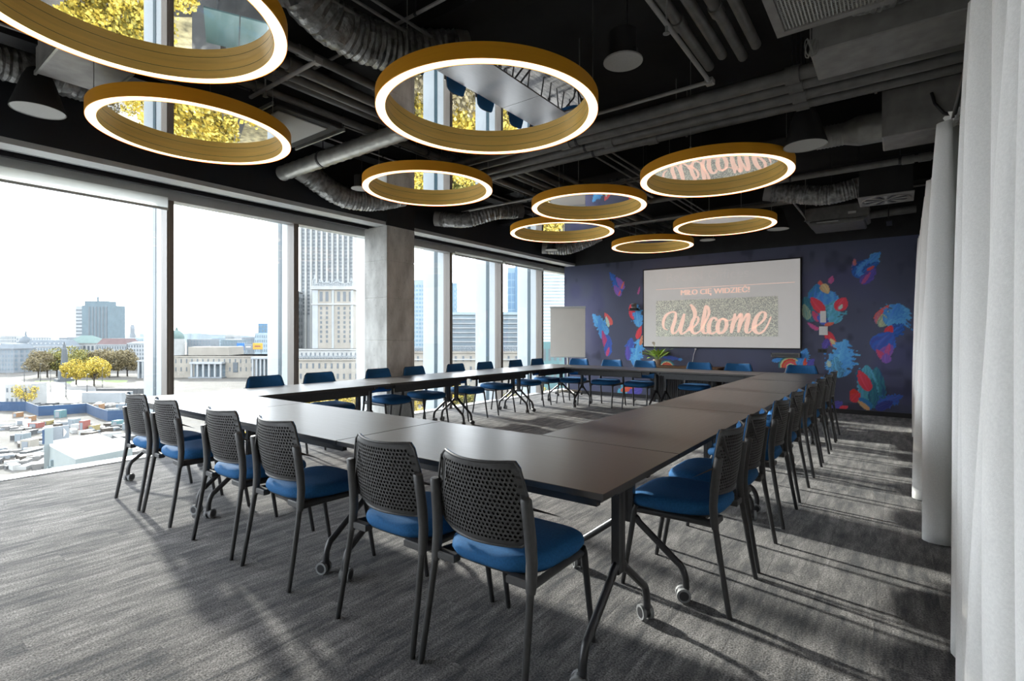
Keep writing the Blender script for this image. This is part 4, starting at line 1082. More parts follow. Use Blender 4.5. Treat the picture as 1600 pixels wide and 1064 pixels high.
def wallbox(name, x0, z0, x1, z1, dep, m, bev, label, cat, extra=None):
    o = empty(name, ((x0 + x1) / 2, YB, (z0 + z1) / 2)); w, h_ = (x1 - x0) / 2, (z1 - z0) / 2
    MB().box((-w, -dep, -h_), (w, 0, h_), bev=bev).build('body', m, o)
    if extra: extra(o, w, h_, dep)
    return tag(o, label, cat)
def two_rockers(o, w, h_, dep):
    for q in (-1, 1): MB().box((-w * 0.8, -dep - 0.006, q * h_ / 2 - h_ * 0.4), (w * 0.8, -dep + 0.002, q * h_ / 2 + h_ * 0.4), bev=0.002).build('rocker', 'switch_white', o)
def one_rocker(o, w, h_, dep): MB().box((-w * 0.75, -dep - 0.006, -h_ * 0.75), (w * 0.75, -dep + 0.002, h_ * 0.75), bev=0.002).build('rocker', 'switch_white', o)
a = on_Y(1281.5, 486, YB); b_ = on_Y(1291, 504, YB)
wallbox('light_switch', a.x, b_.z, b_.x, a.z, 0.012, 'switch_white', 0.002, 'tall white double light switch on the mural', 'switch', two_rockers)
a = on_Y(1280, 510, YB); b_ = on_Y(1293.5, 523.5, YB)
wallbox('thermostat', a.x, b_.z, b_.x, a.z, 0.018, 'switch_white', 0.003, 'square white control plate below the light switch', 'switch', one_rocker)
def louvre(o, w, h_, dep):
    MB().box((-w + 0.02, -dep - 0.003, -h_ + 0.015), (w - 0.02, -dep, h_ - 0.015)).build('grille', 'black_steel', o)
    MB().box((-w, -dep, h_ * 0.2), (-w + 0.015, 0, h_)).build('end_cap', 'black_steel', o)
a = on_Y(1206, 551, YB); b_ = on_Y(1251, 559, YB)
wallbox('sound_bar', a.x, b_.z, b_.x, a.z, 0.09, 'black_pipe', 0.008, 'black sound bar on the wall below the right end of the screen', 'speaker', louvre)
a = on_Y(1006, 547.5, YB); b_ = on_Y(1044, 555.5, YB)
wallbox('sound_bar', a.x, b_.z, b_.x, a.z, 0.09, 'black_pipe', 0.008, 'black sound bar on the wall below the left end of the screen', 'speaker', louvre)
a = on_Y(1278, 545, YB); b_ = on_Y(1292, 551, YB)
wallbox('wall_socket', a.x, b_.z, b_.x, a.z, 0.012, 'black_steel', 0.002, 'small dark socket on the mural right of the sound bar', 'socket', lambda o, w, h_, d: MB().tube([(-w * 0.4, -d, 0), (-w * 0.4, -d - 0.004, 0)], h_ * 0.6, 12).tube([(w * 0.4, -d, 0), (w * 0.4, -d - 0.004, 0)], h_ * 0.6, 12).build('outlet', 'mat_black_paint', o))
# conference camera on a bracket
c0 = on_Y(994, 482, YB); cm = empty('conference_camera', (c0.x, YB - 0.10, c0.z - 0.05))
MB().box((-0.09, -0.08, 0), (0.09, 0.10, 0.018), bev=0.003).build('shelf', 'black_steel', cm)
MB().box((-0.075, -0.07, 0.018), (0.075, 0.06, 0.055), bev=0.01).build('base', 'mat_black_paint', cm)
MB().tube([(0, -0.01, 0.055), (0, -0.01, 0.15)], 0.055, 18).build('head', 'black_pipe', cm, smooth=40)
MB().tube([(0, -0.06, 0.105), (0, -0.085, 0.105)], 0.030, 16).build('lens', 'black_steel', cm, smooth=40)
tag(cm, 'small black conference camera on a bracket left of the screen', 'camera')
# cable down from the screen
cb = empty('screen_cable', (on_Y(1087, 547, YB).x, YB - 0.012, 1.06))
MB().tube([(0, 0, 0), (-0.01, 0, -0.05), (-0.035, 0, -0.12), (-0.05, 0, -0.22), (-0.075, 0, -0.33)], 0.006, 6).build('lead', 'switch_white', cb)
MB().box((-0.015, -0.008, -0.03), (0.015, 0.01, 0.0), bev=0.003).build('plug', 'switch_white', cb)
tag(cb, 'thin white cable hanging from the screen to the cabinet', 'cable')

# low slatted cabinet with plant
cab = empty('slatted_cabinet', (-3.32, 10.08, 0))
MB().box((-0.64, -0.19, 0.06), (0.64, 0.25, 0.685)).build('body', 'mat_black_paint', cab)
MB().box((-0.66, -0.22, 0.685), (0.66, 0.26, 0.712), bev=0.003).build('top', 'wood_brown', cab)
for k in range(36):
    x = -0.63 + 1.26 * (k + 0.5) / 36
    MB().box((x - 0.010, -0.212, 0.07), (x + 0.010, -0.19, 0.68)).build('slat', 'black_steel', cab) if k == 0 else None
sl = [o for o in cab.children if o.name.startswith('slat')][0]
for k in range(1, 36):
    c = sl.copy(); COL.objects.link(c); c.parent = cab; c.location = (1.26 * k / 36, 0, 0)
for s in (-1, 1):
    for t_ in (-0.12, 0.2): MB().box((s * 0.58 - 0.02, t_ - 0.02, 0), (s * 0.58 + 0.02, t_ + 0.02, 0.06)).build('leg', 'black_steel', cab)
tag(cab, 'low black cabinet with vertical slats under the screen', 'cabinet')
pl = empty('potted_plant', (-3.86, 10.02, 0.712))
MB().lathe([(0.001, 0), (0.055, 0), (0.075, 0.05), (0.085, 0.13), (0.075, 0.13), (0.07, 0.115), (0.001, 0.115)], 24).build('pot', 'pot_clay', pl, smooth=40)
def leaf(base, az, el, L_, w, bend):
    b = MB(); n = 8; vs = []
    d = Vector((math.cos(az), math.sin(az), 0)); side = Vector((-math.sin(az), math.cos(az), 0))
    for i in range(n + 1):
        t = i / n
        e_ = el - bend * t
        p = Vector(base) + d * (L_ * t * math.cos(e_)) + Vector((0, 0, L_ * t * math.sin(el - bend * t * 0.6)))
        ww = 0.004 + w * max(0, math.sin(PI * max(0, (t - 0.35) / 0.65)) ** 0.8)
        vs += [tuple(p - side * ww + Vector((0, 0, 0.2 * ww))), tuple(p), tuple(p + side * ww + Vector((0, 0, 0.2 * ww)))]
    fs = []
    for i in range(n):
        for k in (0, 1): fs.append((3 * i + k, 3 * i + k + 1, 3 * i + 4 + k, 3 * i + 3 + k))
    return b.add(vs, fs)
for k in range(22):
    az = k * 2.4; el = R(random.uniform(38, 80)); L_ = random.uniform(0.20, 0.36)
    leaf((0.02 * math.cos(az), 0.02 * math.sin(az), 0.115), az, el, L_, random.uniform(0.022, 0.034), R(random.uniform(10, 55))).build('leaf', 'leaf_green', pl, smooth=60)
fl = MB().tube([(0, 0, 0.11), (-0.03, -0.01, 0.25), (-0.05, -0.01, 0.39)], 0.004, 6).build('flower_stem', 'leaf_green', pl)
leaf((-0.05, -0.01, 0.36), 2.4, R(78), 0.13, 0.032, R(20)).build('flower', 'petal_white', fl, smooth=60)
tag(pl, 'bright green potted plant with one white flower under the screen', 'plant')
# floor cable of the cabinet
fc = MB().tube([(x, y, 0.006) for x, y in [(-4.35, 10.1), (-4.2, 9.6), (-3.9, 9.25), (-3.5, 9.1), (-3.2, 9.0), (-3.05, 8.75)]], 0.005, 6)
o = fc.build('floor_cable', 'black_steel'); tag(o, 'thin black cable lying on the carpet under the far row', 'cable')

# flipchart
fcx = empty('flipchart', (-5.86, 9.92, 0), R(22))
MB().box((-0.385, -0.012, 0.84), (0.385, 0.012, 1.93), bev=0.004).build('board', 'board_paper', fcx)
MB().box((-0.392, -0.03, 1.91), (0.392, 0.018, 1.955), bev=0.006).build('clamp_bar', 'head_grey', fcx)
MB().box((-0.385, -0.05, 0.83), (0.385, 0.012, 0.852), bev=0.004).build('pen_tray', 'head_grey', fcx)
MB().tube([(0, 0.035, 0.08), (0, 0.035, 1.7)], 0.02, 12).build('post', 'head_grey', fcx, smooth=40)
for k in range(5):
    a = 2 * PI * k / 5 + 0.3
    f_ = MB().tube([(0, 0.035, 0.10), (0.16 * math.cos(a), 0.035 + 0.16 * math.sin(a), 0.095), (0.30 * math.cos(a), 0.035 + 0.30 * math.sin(a), 0.07)], [0.024, 0.02, 0.015], 8).build('foot', 'board_base', fcx, smooth=40)
    MB().lathe([(0.001, 0), (0.022, 0.0), (0.026, 0.025), (0.022, 0.05), (0.001, 0.055)], 12, (0.30 * math.cos(a), 0.035 + 0.30 * math.sin(a), 0.0)).build('caster', 'black_steel', f_, smooth=40)
tag(fcx, 'blank beige flipchart on a wheeled stand in the window corner', 'flipchart')

# ================================================================== CURTAINS
ZCUR = 2.68
rail = empty('curtain_rod', (0.276, 0.2, ZCUR))
MB().tube([(0, 0, 0), (0, 9.9, 0)], 0.012, 10).build('rod', 'black_steel', rail, smooth=50)
for y in (0.5, 3.5, 6.85, 9.6): MB().box((0, y - 0.012, -0.012), (XR - 0.276, y + 0.012, 0.012)).build('bracket', 'black_steel', rail)
tag(rail, 'dark curtain rod along the right wall', 'curtain rod')
def curtain(y0, y1, nf, amp, seed, label, flare=0.0, xo=0.0):
    r = random.Random(seed); L_ = y1 - y0
    o = empty('curtain', (0.276 + xo, y0, 0))
    ph = []; p = 0.0
    for k in range(nf * 2 + 1): ph.append(r.uniform(0.75, 1.25))
    tot = sum(ph); acc = [0]
    for q in ph: acc.append(acc[-1] + q / tot)
    am = [amp * r.uniform(0.7, 1.2) for _ in range(len(acc))]
    M_ = nf * 22; NZ = 26; vs = []
    ztop = ZCUR - 0.03
    for j in range(NZ + 1):
        t = j / NZ
        z = 0.012 + (ztop - 0.012) * t
        for i in range(M_ + 1):
            s = i / M_
            k = 0
            while k < len(acc) - 2 and acc[k + 1] < s: k += 1
            f = (s - acc[k]) / (acc[k + 1] - acc[k])
            sg = 1 if k % 2 else -1
            a0 = am[k] * sg * max(0.0, math.sin(f * PI)) ** 0.8
            tight = 1.0 - 0.45 * t ** 3
            low = 1 + 0.25 * (1 - t)
            x = a0 * tight * low * (1 + 0.15 * math.sin(3 * t + k))
            y = s * L_ + 0.03 * math.sin(2 * PI * f) * (1 - t) * sg + flare * (1 - t) * (s - 0.5) * 2
            x += 0.012 * math.sin(9 * s + 4 * t)
            vs.append((x, y, z))
    fs = []
    for j in range(NZ):
        for i in range(M_):
            a = j * (M_ + 1) + i; fs.append((a, a + 1, a + M_ + 2, a + M_ + 1))
    b = MB(); b.add(vs, fs)
    me = b.mesh('cloth', 'curtain_cloth', 70)
    c = link('cloth', me, o); md = c.modifiers.new('thick', 'SOLIDIFY'); md.thickness = 0.003
    # gathered heading tape
    h = MB(); vs = []
    for j in range(6):
        for i in range(nf * 30 + 1):
            s = i / (nf * 30); z = ztop - 0.012 + 0.075 * j / 5
            x = 0.030 * math.sin(s * nf * 3.1 * 2 * PI) * (0.5 + 0.8 * abs(j - 2) / 3) + 0.010 * math.sin(s * 71)
            vs.append((x, s * L_, z + 0.006 * math.sin(i * 2.1)))
    n_ = nf * 30 + 1
    h.add(vs, [(j * n_ + i, j * n_ + i + 1, (j + 1) * n_ + i + 1, (j + 1) * n_ + i) for j in range(5) for i in range(n_ - 1)])
    h.build('heading', 'curtain_cloth', o, smooth=70)
    tag(o, label, 'curtain', 'white curtains along the right wall')
curtain(0.75, 2.84, 8, 0.100, 1, 'white curtain nearest the camera at the right picture edge')
curtain(4.20, 6.45, 9, 0.110, 5, 'white curtain in the middle of the right wall', flare=0.03)
curtain(7.05, 9.60, 11, 0.095, 9, 'white curtain farthest away beside the mural')

# ================================================================== THE CITY BELOW
ZG = -33.0
KX = 0.46   # darkens all city colours to offset the strengthened sky
def emat(name, col, rough=0.8, var=0.1, scale=0.15, **k): return mat(name, tuple(c * KX for c in col), rough, var=var, scale=scale, **k)
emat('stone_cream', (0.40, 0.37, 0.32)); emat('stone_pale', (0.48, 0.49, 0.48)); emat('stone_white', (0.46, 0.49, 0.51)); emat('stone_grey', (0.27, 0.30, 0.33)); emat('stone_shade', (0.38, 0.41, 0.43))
emat('win_dark', (0.12, 0.145, 0.17), 0.4); emat('win_blue', (0.17, 0.23, 0.28), 0.35)
emat('roof_slate', (0.16, 0.19, 0.22)); emat('roof_teal', (0.13, 0.20, 0.19)); emat('roof_red', (0.16, 0.10, 0.10)); emat('white_roof', (0.80, 0.80, 0.79)); emat('panel_white', (0.26, 0.31, 0.335))
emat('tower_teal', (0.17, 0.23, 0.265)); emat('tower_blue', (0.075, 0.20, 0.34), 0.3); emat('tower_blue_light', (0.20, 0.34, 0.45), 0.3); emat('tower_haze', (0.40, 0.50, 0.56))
emat('fence_blue', (0.022, 0.065, 0.15)); emat('box_red', (0.33, 0.11, 0.09)); emat('box_orange', (0.36, 0.20, 0.10)); emat('box_blue', (0.16, 0.25, 0.34)); emat('box_teal', (0.12, 0.25, 0.27)); emat('box_yellow', (0.36, 0.29, 0.12))
emat('ad_blue', (0.04, 0.20, 0.62)); emat('ad_yellow', (0.70, 0.42, 0.06)); emat('bark', (0.07, 0.055, 0.042), scale=2); emat('asphalt', (0.085, 0.09, 0.095), scale=0.4); emat('paving', (0.20, 0.195, 0.19), scale=0.3); emat('lawn', (0.72, 0.62, 0.34), scale=0.9, var=0.6)
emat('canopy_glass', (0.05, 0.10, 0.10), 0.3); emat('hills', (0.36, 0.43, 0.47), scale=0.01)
leaf_mat('leaves_yellow', [(0.1389, 0.1215, 0.0174), (0.3472, 0.2604, 0.026), (0.4861, 0.3472, 0.0434)]); leaf_mat('leaves_olive', [(0.0434, 0.0558, 0.0124), (0.124, 0.1178, 0.0217), (0.2232, 0.1798, 0.031)]); leaf_mat('leaves_brown', [(0.0682, 0.0527, 0.0248), (0.1302, 0.1054, 0.0496), (0.1736, 0.1364, 0.062)])

# site ground: mottled earth, gravel and paving
m, nt, b = nodes_of('site_ground'); N = nt.nodes.new; L = nt.links.new
b.inputs['Roughness'].default_value = 0.95
geo = N('ShaderNodeNewGeometry'); n1 = N('ShaderNodeTexNoise'); n1.inputs['Scale'].default_value = 0.09; n1.inputs['Detail'].default_value = 8; n1.inputs['Roughness'].default_value = 0.72
L(geo.outputs['Position'], n1.inputs['Vector'])
rp = N('ShaderNodeValToRGB'); e = rp.color_ramp.elements
e[0].position = 0.34; e[0].color = (0.013, 0.0116, 0.0086, 1); e[1].position = 0.66; e[1].color = (0.0622, 0.0572, 0.0503, 1)
for ps, c in ((0.43, (0.0261, 0.0221, 0.016, 1)), (0.50, (0.0382, 0.0362, 0.0331, 1)), (0.57, (0.0402, 0.0347, 0.0271, 1))):
    q = e.new(ps); q.color = c
L(n1.outputs['Fac'], rp.inputs[0]); L(rp.outputs[0], b.inputs['Base Color'])
struct(MB().box((-2600, -900, ZG - 2), (1500, 3600, ZG)).build('ground', 'site_ground'))

def patch(name, uds, m, label, cat, dz=0.05):
    """a paved or planted area given by its corners as (picture column, distance)"""
    P = [at_d(u, d, ZG) for u, d in uds]; c = sum(P, Vector()) / len(P)
    o = MB().prism([(p.x - c.x, p.y - c.y) for p in P], 0, dz)
    o = o.build(name, m, None, loc=(c.x, c.y, ZG)); o['kind'] = 'structure'
    return o
emat('grass_green', (0.16, 0.22, 0.05), scale=0.2, var=0.3)
patch('lawn_1', [(55, 395), (85, 395), (75, 372), (50, 372)], 'grass_green', '', '')
patch('lawn_2', [(98, 400), (200, 400), (195, 365), (108, 368)], 'grass_green', '', '')
patch('plaza', [(10, 385), (140, 385), (160, 300), (10, 290)], 'paving', '', '', 0.03)
patch('avenue', [(-40, 325), (245, 345), (245, 315), (-40, 300)], 'asphalt', '', '', 0.04)
emat('bounce_paving', (0.95, 0.93, 0.88), scale=0.3)
patch('bounce_ground', [(-900, 46), (1350, 46), (1350, 8), (-900, 8)], 'bounce_paving', '', '', 0.01)  # unseen pale ground, added to bounce daylight up to the ceiling
patch('street', [(300, 72), (600, 66), (560, 40), (300, 44)], 'asphalt', '', '', 0.06)
patch('park_lawn', [(-320, 128), (420, 128), (900, 250), (1200, 250), (1200, 64), (-320, 60)], 'lawn', '', '', 0.02)
patch('park_path', [(-200, 92), (640, 84), (640, 79), (-200, 87)], 'paving', '', '', 0.07)
patch('park_path_cross', [(330, 128), (350, 128), (440, 62), (412, 62)], 'paving', '', '', 0.08)
patch('park_path_far', [(640, 118), (980, 180), (990, 172), (650, 112)], 'paving', '', '', 0.08)

def front(u0, u1, d, z=ZG):
    p = at_d((u0 + u1) / 2, d, z); return p, (u1 - u0) * d / FPX
def windows(o, w, z0, z1, cols, rows, m, ww=0.5, hh=0.6, y=-0.12, x0=None, x1=None, name='windows'):
    b = MB(); xa = -w / 2 if x0 is None else x0; xb = w / 2 if x1 is None else x1
    for i in range(cols):
        for j in range(rows):
            cx = xa + (xb - xa) * (i + 0.5) / cols; cz = z0 + (z1 - z0) * (j + 0.5) / rows
            a = (xb - xa) / cols * ww / 2; c = (z1 - z0) / rows * hh / 2
            b.box((cx - a, y, cz - c), (cx + a, y + 0.3, cz + c))
    return tag(b.build(name, m, o), kind='stuff')
def building(name, label, u0, u1, vtop, d, depth, m, cols, rows, wm='win_dark', roof=None, rh=0, cornice=True, cat='building', ww=0.5, hh=0.6, zlow=0.06, grp=None):
    p, w = front(u0, u1, d); H = z_at(vtop, d) - ZG
    o = empty(name, p, YAW)
    MB().box((-w / 2, 0, 0), (w / 2, depth, H)).build('walls', m, o)
    windows(o, w, H * zlow, H * 0.95, cols, rows, wm, ww, hh)
    nside = max(2, int(depth / 5)); b = MB()
    for s in (-1, 1):
        for i in range(nside):
            for j in range(rows):
                cy = depth * (i + 0.5) / nside; cz = H * zlow + H * (0.95 - zlow) * (j + 0.5) / rows
                a = depth / nside * ww / 2; c = H * (0.95 - zlow) / rows * hh / 2
                b.box((s * w / 2 - 0.12, cy - a, cz - c), (s * w / 2 + 0.12, cy + a, cz + c))
    tag(b.build('side_windows', wm, o), kind='stuff')
    if cornice: MB().box((-w / 2 - 0.6, -0.6, H - 0.9), (w / 2 + 0.6, depth + 0.6, H)).build('cornice', m, o)
    if roof:
        i_ = min(w, depth) * 0.18
        MB().add([(-w / 2, 0, H), (w / 2, 0, H), (w / 2, depth, H), (-w / 2, depth, H), (-w / 2 + i_, i_, H + rh), (w / 2 - i_, i_, H + rh), (w / 2 - i_, depth - i_, H + rh), (-w / 2 + i_, depth - i_, H + rh)],
                 [(4, 5, 6, 7), (0, 1, 5, 4), (1, 2, 6, 5), (2, 3, 7, 6), (3, 0, 4, 7)]).build('roof', roof, o)
    tag(o, label, cat, grp)
    return o, w, H

# row of palaces behind the square
o, w, H = building('tenement', 'long white palace front with a corner turret left of the obelisk', 22, 98, 540.5, 520, 22, 'stone_white', 17, 5, 'win_blue', 'roof_slate', 6)
MB().lathe([(5.5, 0), (6, 3), (4.5, 7), (1.2, 10), (0.6, 14), (0.05, 17)], 12, (-w / 2 + 7, 5, H)).build('turret', 'roof_slate', o, smooth=40)
dm = MB()
for k in range(9): dm.box((-w / 2 + 12 + k * 4.4, 1.2, H + 0.8), (-w / 2 + 13.6 + k * 4.4, 3.5, H + 3.2))
tag(dm.build('dormers', 'stone_white', o), kind='stuff')
building('tenement', 'pale grey block at the far left edge behind the window frame', -8, 21, 544, 480, 22, 'stone_grey', 6, 5, 'win_blue', 'roof_slate', 4)
o, w, H = building('bank_palace', 'stone palace with a green pediment roof behind the obelisk', 103, 148, 536, 548, 24, 'stone_pale', 7, 3, 'win_dark', None)
MB().add([(-w / 2 - 1, -1, H), (w / 2 + 1, -1, H), (w / 2 + 1, 25, H), (-w / 2 - 1, 25, H), (-w * 0.18, 8, H + 8), (w * 0.22, 8, H + 8)], [(0, 1, 5, 4), (1, 2, 5), (2, 3, 4, 5), (3, 0, 4)]).build('roof', 'roof_teal', o)
o, w, H = building('tenement', 'dark grey house with a dull red mansard roof', 150.5, 198, 538, 530, 20, 'stone_shade', 12, 5, 'win_dark', 'roof_red', 6)
building('tenement', 'white house right of the red mansard roof', 199.5, 243, 536, 530, 20, 'stone_white', 10, 6, 'win_dark', 'roof_slate', 1.5)
o, w, H = building('temple_house', 'small columned pavilion at the edge of the first window', 217, 246, 563, 420, 14, 'stone_grey', 4, 1)
for k in range(5): MB().tube([(-w / 2 + 0.8 + k * (w - 1.6) / 4, -1.4, 0), (-w / 2 + 0.8 + k * (w - 1.6) / 4, -1.4, H - 1)], 0.7, 10).build('column', 'stone_white', o, smooth=50)
MB().box((-w / 2 - 0.3, -2.2, H - 1), (w / 2 + 0.3, 0, H)).build('architrave', 'stone_white', o)
# slab tower
p, w = front(128, 173, 700); H = z_at(477, 700) - ZG
o = empty('slab_tower', p, YAW)
MB().box((-w / 2, 0, 0), (w / 2, 26, H)).build('walls', 'tower_teal', o)
MB().box((-w / 2 + 1, 3, H), (w / 2 - 9, 22, H + 6)).tube([(-4, 8, H + 6), (-4, 8, H + 12)], 1.2, 8).build('roof_house', 'tower_teal', o)
b = MB()
for k in range(6): b.box((-w / 2 + 9 + k * 4.6, -0.3, H * 0.1), (-w / 2 + 11.2 + k * 4.6, 0.2, H - 2))
tag(b.build('window_strips', 'win_dark', o), kind='stuff')
b = MB().box((-w / 2 - 10.5, 2, 0), (-w / 2, 30, H - 1)); b.build('side_wing', 'stone_white', o)
b = MB()
for k in range(13): b.box((-w / 2 - 9.8, 1.7, H * 0.15 + k * H * 0.063), (-w / 2 - 1.0, 2.3, H * 0.15 + k * H * 0.063 + H * 0.022))
tag(b.build('window_bands', 'win_dark', o), kind='stuff')
tag(o, 'tall grey-blue slab tower standing over the palaces', 'building')
# obelisk monument
p = at_d(100.5, 392, ZG); o = empty('obelisk', p)
emat('obelisk_stone', (0.115, 0.13, 0.145))
MB().box((-5, -5, 0), (5, 5, 2)).box((-3.2, -3.2, 2), (3.2, 3.2, 8)).build('plinth', 'obelisk_stone', o)
MB().lathe([(2.4, 8), (1.7, 24), (1.2, 25), (0.3, 29.5), (0.02, 30)], 8).build('shaft', 'obelisk_stone', o)
tag(o, 'slim grey obelisk monument standing in the square', 'monument')
# thin far chimney, dome, hills
p = at_d(207, 1500, ZG); o = empty('chimney_tower', p); MB().tube([(0, 0, 0), (0, 0, 55), (0, 0, 66)], [7, 6, 4], 10).build('shaft', 'stone_grey', o); MB().box((-26, -6, 0), (-2, 10, 36)).build('base', 'stone_pale', o)
tag(o, 'slender dark far tower right of the slab tower', 'tower')
p = at_d(276, 880, ZG); o = empty('church', p)
MB().tube([(0, 0, 0), (0, 0, 29)], 12, 20).build('drum', 'stone_pale', o, smooth=40)
MB().lathe([(11.6, 29), (11.4, 33), (9.6, 38), (6.2, 42), (2.2, 44), (1.8, 47), (0.4, 49), (0.05, 52)], 20).build('dome', 'roof_teal', o, smooth=50)
tag(o, 'round church with a pale green dome', 'church')
hl = MB(); rr = random.Random(4); vs = []
for i in range(90):
    u = -300 + 1400 * i / 89; q = at_d(u, 2300 + 120 * math.sin(i * 0.7)); hz = 30 + 10 * rr.random() + 8 * math.sin(i * 0.21)
    vs += [(q.x, q.y, ZG), (q.x, q.y, ZG + hz)]
    q2 = at_d(u, 2600); vs += [(q2.x, q2.y, ZG)]
hl.add(vs, [f for i in range(89) for f in ((3 * i, 3 * i + 3, 3 * i + 4, 3 * i + 1), (3 * i + 1, 3 * i + 4, 3 * i + 5, 3 * i + 2))])
struct(hl.build('hills', 'hills'))
rr = random.Random(11)
sky = [(25, 60, 526, 900), (92, 110, 527, 850), (176, 214, 528, 900), (214, 240, 526.5, 1000), (292, 330, 530, 900), (330, 348, 526, 1000), (352, 366, 523, 900), (378, 400, 527, 820), (640, 668, 528, 1200), (0, 18, 524, 1000)]
for i, (a, c, v, d) in enumerate(sky):
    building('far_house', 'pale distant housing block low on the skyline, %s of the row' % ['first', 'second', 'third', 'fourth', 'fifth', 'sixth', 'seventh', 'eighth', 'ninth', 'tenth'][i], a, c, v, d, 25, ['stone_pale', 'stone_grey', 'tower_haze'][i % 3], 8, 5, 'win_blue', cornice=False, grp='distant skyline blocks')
# theatre wing with portico
o, w, H = building('theatre', 'long cream theatre wing with a white portico in the second window', 262, 448, 556, 425, 40, 'stone_cream', 22, 2, 'win_dark', None, ww=0.22, hh=0.5, zlow=0.2)
MB().box((-w / 2 + 8, 14, H), (-6, 38, H + 7)).build('rear_block', 'stone_cream', o)
def portico(o, x, ww_, h_, n):
    MB().box((x - ww_ / 2 - 0.6, -6, h_ - 1.6), (x + ww_ / 2 + 0.6, 0, h_)).build('architrave', 'stone_white', o)
    MB().box((x - ww_ / 2 - 1, -7, 0), (x + ww_ / 2 + 1, 0, 1.0)).build('steps', 'stone_grey', o)
    MB().box((x - ww_ / 2, -0.2, 1), (x + ww_ / 2, 0.1, h_ - 2)).build('shadow_wall', 'win_blue', o)
    for k in range(n): MB().box((x - ww_ / 2 + k * (ww_ - 1.4) / (n - 1), -5.6, 1), (x - ww_ / 2 + 1.4 + k * (ww_ - 1.4) / (n - 1), -4.2, h_ - 1.6)).build('column', 'stone_white', o)
portico(o, (328 - 355) * 425 / FPX, 25, 13, 6)
portico(o, (412 - 355) * 425 / FPX, 14, 17, 5)
tag(MB().box((w * 0.05, -0.4, H * 0.25), (w * 0.09, 0.2, H * 0.7)).build('tall_window', 'win_dark', o))
building('glass_block', 'dark teal glass block behind the theatre roof', 345, 370, 531, 620, 25, 'tower_teal', 6, 5, 'win_blue', cornice=False)
for (a, c, v0_, v1_, m_, lab) in [(370, 381.5, 536, 547.5, 'ad_blue', 'blue rooftop advertising board'), (382, 394, 538, 546, 'stone_grey', 'grey patterned rooftop advertising board'), (395, 410, 536, 546, 'ad_yellow', 'yellow and orange rooftop advertising board')]:
    p, w = front(a, c, 600, z_at(v1_, 600)); o = empty('advertising_board', p, YAW); h_ = (v1_ - v0_) * 600 / FPX
    MB().box((-w / 2, 0, 0), (w / 2, 0.8, h_), bev=0.2).build('board', m_, o)
    MB().box((-w * 0.3, -0.15, h_ * 0.4), (w * 0.3, 0, h_ * 0.6)).build('lettering', 'white_roof' if m_ != 'ad_yellow' else 'box_red', o)
    MB().tube([(-w * 0.35, 0.5, 0), (-w * 0.35, 0.5, ZG - p.z)], 0.4, 6).tube([(w * 0.35, 0.5, 0), (w * 0.35, 0.5, ZG - p.z)], 0.4, 6).build('post', 'stone_grey', o)
    tag(o, lab, 'billboard')
building('office_tower', 'small dark blue office tower at the right edge of the second window', 403, 422, 505, 800, 25, 'tower_blue', 4, 8, 'tower_teal', cornice=False)
building('office_block', 'low grey office block in front of the small blue tower', 398, 418, 520, 760, 25, 'tower_haze', 6, 5, 'win_blue', cornice=False)
# stone skyscraper with ribs, corner turret and base wing
D0 = 360
p, w = front(470, 553, D0 + 25); H = z_at(300, D0 + 25) - ZG
o = empty('stone_skyscraper', p, YAW)
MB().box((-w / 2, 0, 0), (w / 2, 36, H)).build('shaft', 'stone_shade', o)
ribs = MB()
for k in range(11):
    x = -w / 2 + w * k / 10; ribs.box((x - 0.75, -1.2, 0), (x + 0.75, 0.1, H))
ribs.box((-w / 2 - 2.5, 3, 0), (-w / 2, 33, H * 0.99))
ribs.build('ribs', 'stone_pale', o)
windows(o, w, H * 0.35, H, 10, 34, 'win_dark', 0.42, 0.55, y=-0.25)
tag(o, 'huge ribbed stone skyscraper filling the third window', 'skyscraper')
p, w = front(488, 552, D0); H = z_at(447, D0) - ZG
o = empty('corner_tower', p, YAW)
MB().box((-w / 2, 0, 0), (w / 2, 20, H)).build('walls', 'stone_cream', o)
windows(o, w, H * 0.42, H * 0.80, 7, 8, 'win_dark', 0.36, 0.6); windows(o, w, H * 0.84, H * 0.95, 7, 1, 'win_dark', 0.5, 0.9, name='top_windows')
MB().box((-w / 2 - 0.7, -0.7, H * 0.81), (w / 2 + 0.7, 20, H * 0.825)).box((-w / 2 - 1, -1, H * 0.965), (w / 2 + 1, 21, H)).build('cornice', 'stone_pale', o)
rr = random.Random(2); sp_ = MB()
for k in range(26):
    x = -w / 2 + w * (k + 0.5) / 26; hh = rr.uniform(2, 5.5) + (3 if k in (1, 12, 24) else 0)
    sp_.lathe([(0.65, 0), (0.5, hh * 0.5), (0.75, hh * 0.55), (0.05, hh)], 6, (x, 0.2, H))
tag(sp_.build('parapet_spires', 'stone_shade', o), kind='stuff')
MB().box((-w / 2, -0.35, 0), (-w * 0.36, 0.1, H * 0.96)).box((-w * 0.02, -0.35, 0), (w * 0.03, 0.1, H * 0.96)).box((w * 0.44, -0.35, 0), (w / 2, 0.1, H * 0.96)).build('pilaster', 'stone_white', o)
tag(o, 'cream corner tower with spiked parapet in front of the skyscraper', 'building')
building('side_tower', 'narrow stone side tower just right of the second dark mullion', 451, 466, 455, D0 + 12, 8, 'stone_shade', 4, 12, 'win_dark', cornice=True)
o, w, H = building('base_wing', 'low cream stone wing at the foot of the skyscraper', 446, 600, 561, D0 - 38, 16, 'stone_cream', 16, 2, 'win_dark', None, ww=0.3, hh=0.5, zlow=0.3)
b = MB()
for k in range(60): b.lathe([(0.35, 0), (0.28, 1.2), (0.5, 1.4), (0.03, 2.6)], 5, (-w / 2 + w * (k + 0.5) / 60, 0.4, H))
tag(b.build('roof_balusters', 'stone_grey', o), kind='stuff')
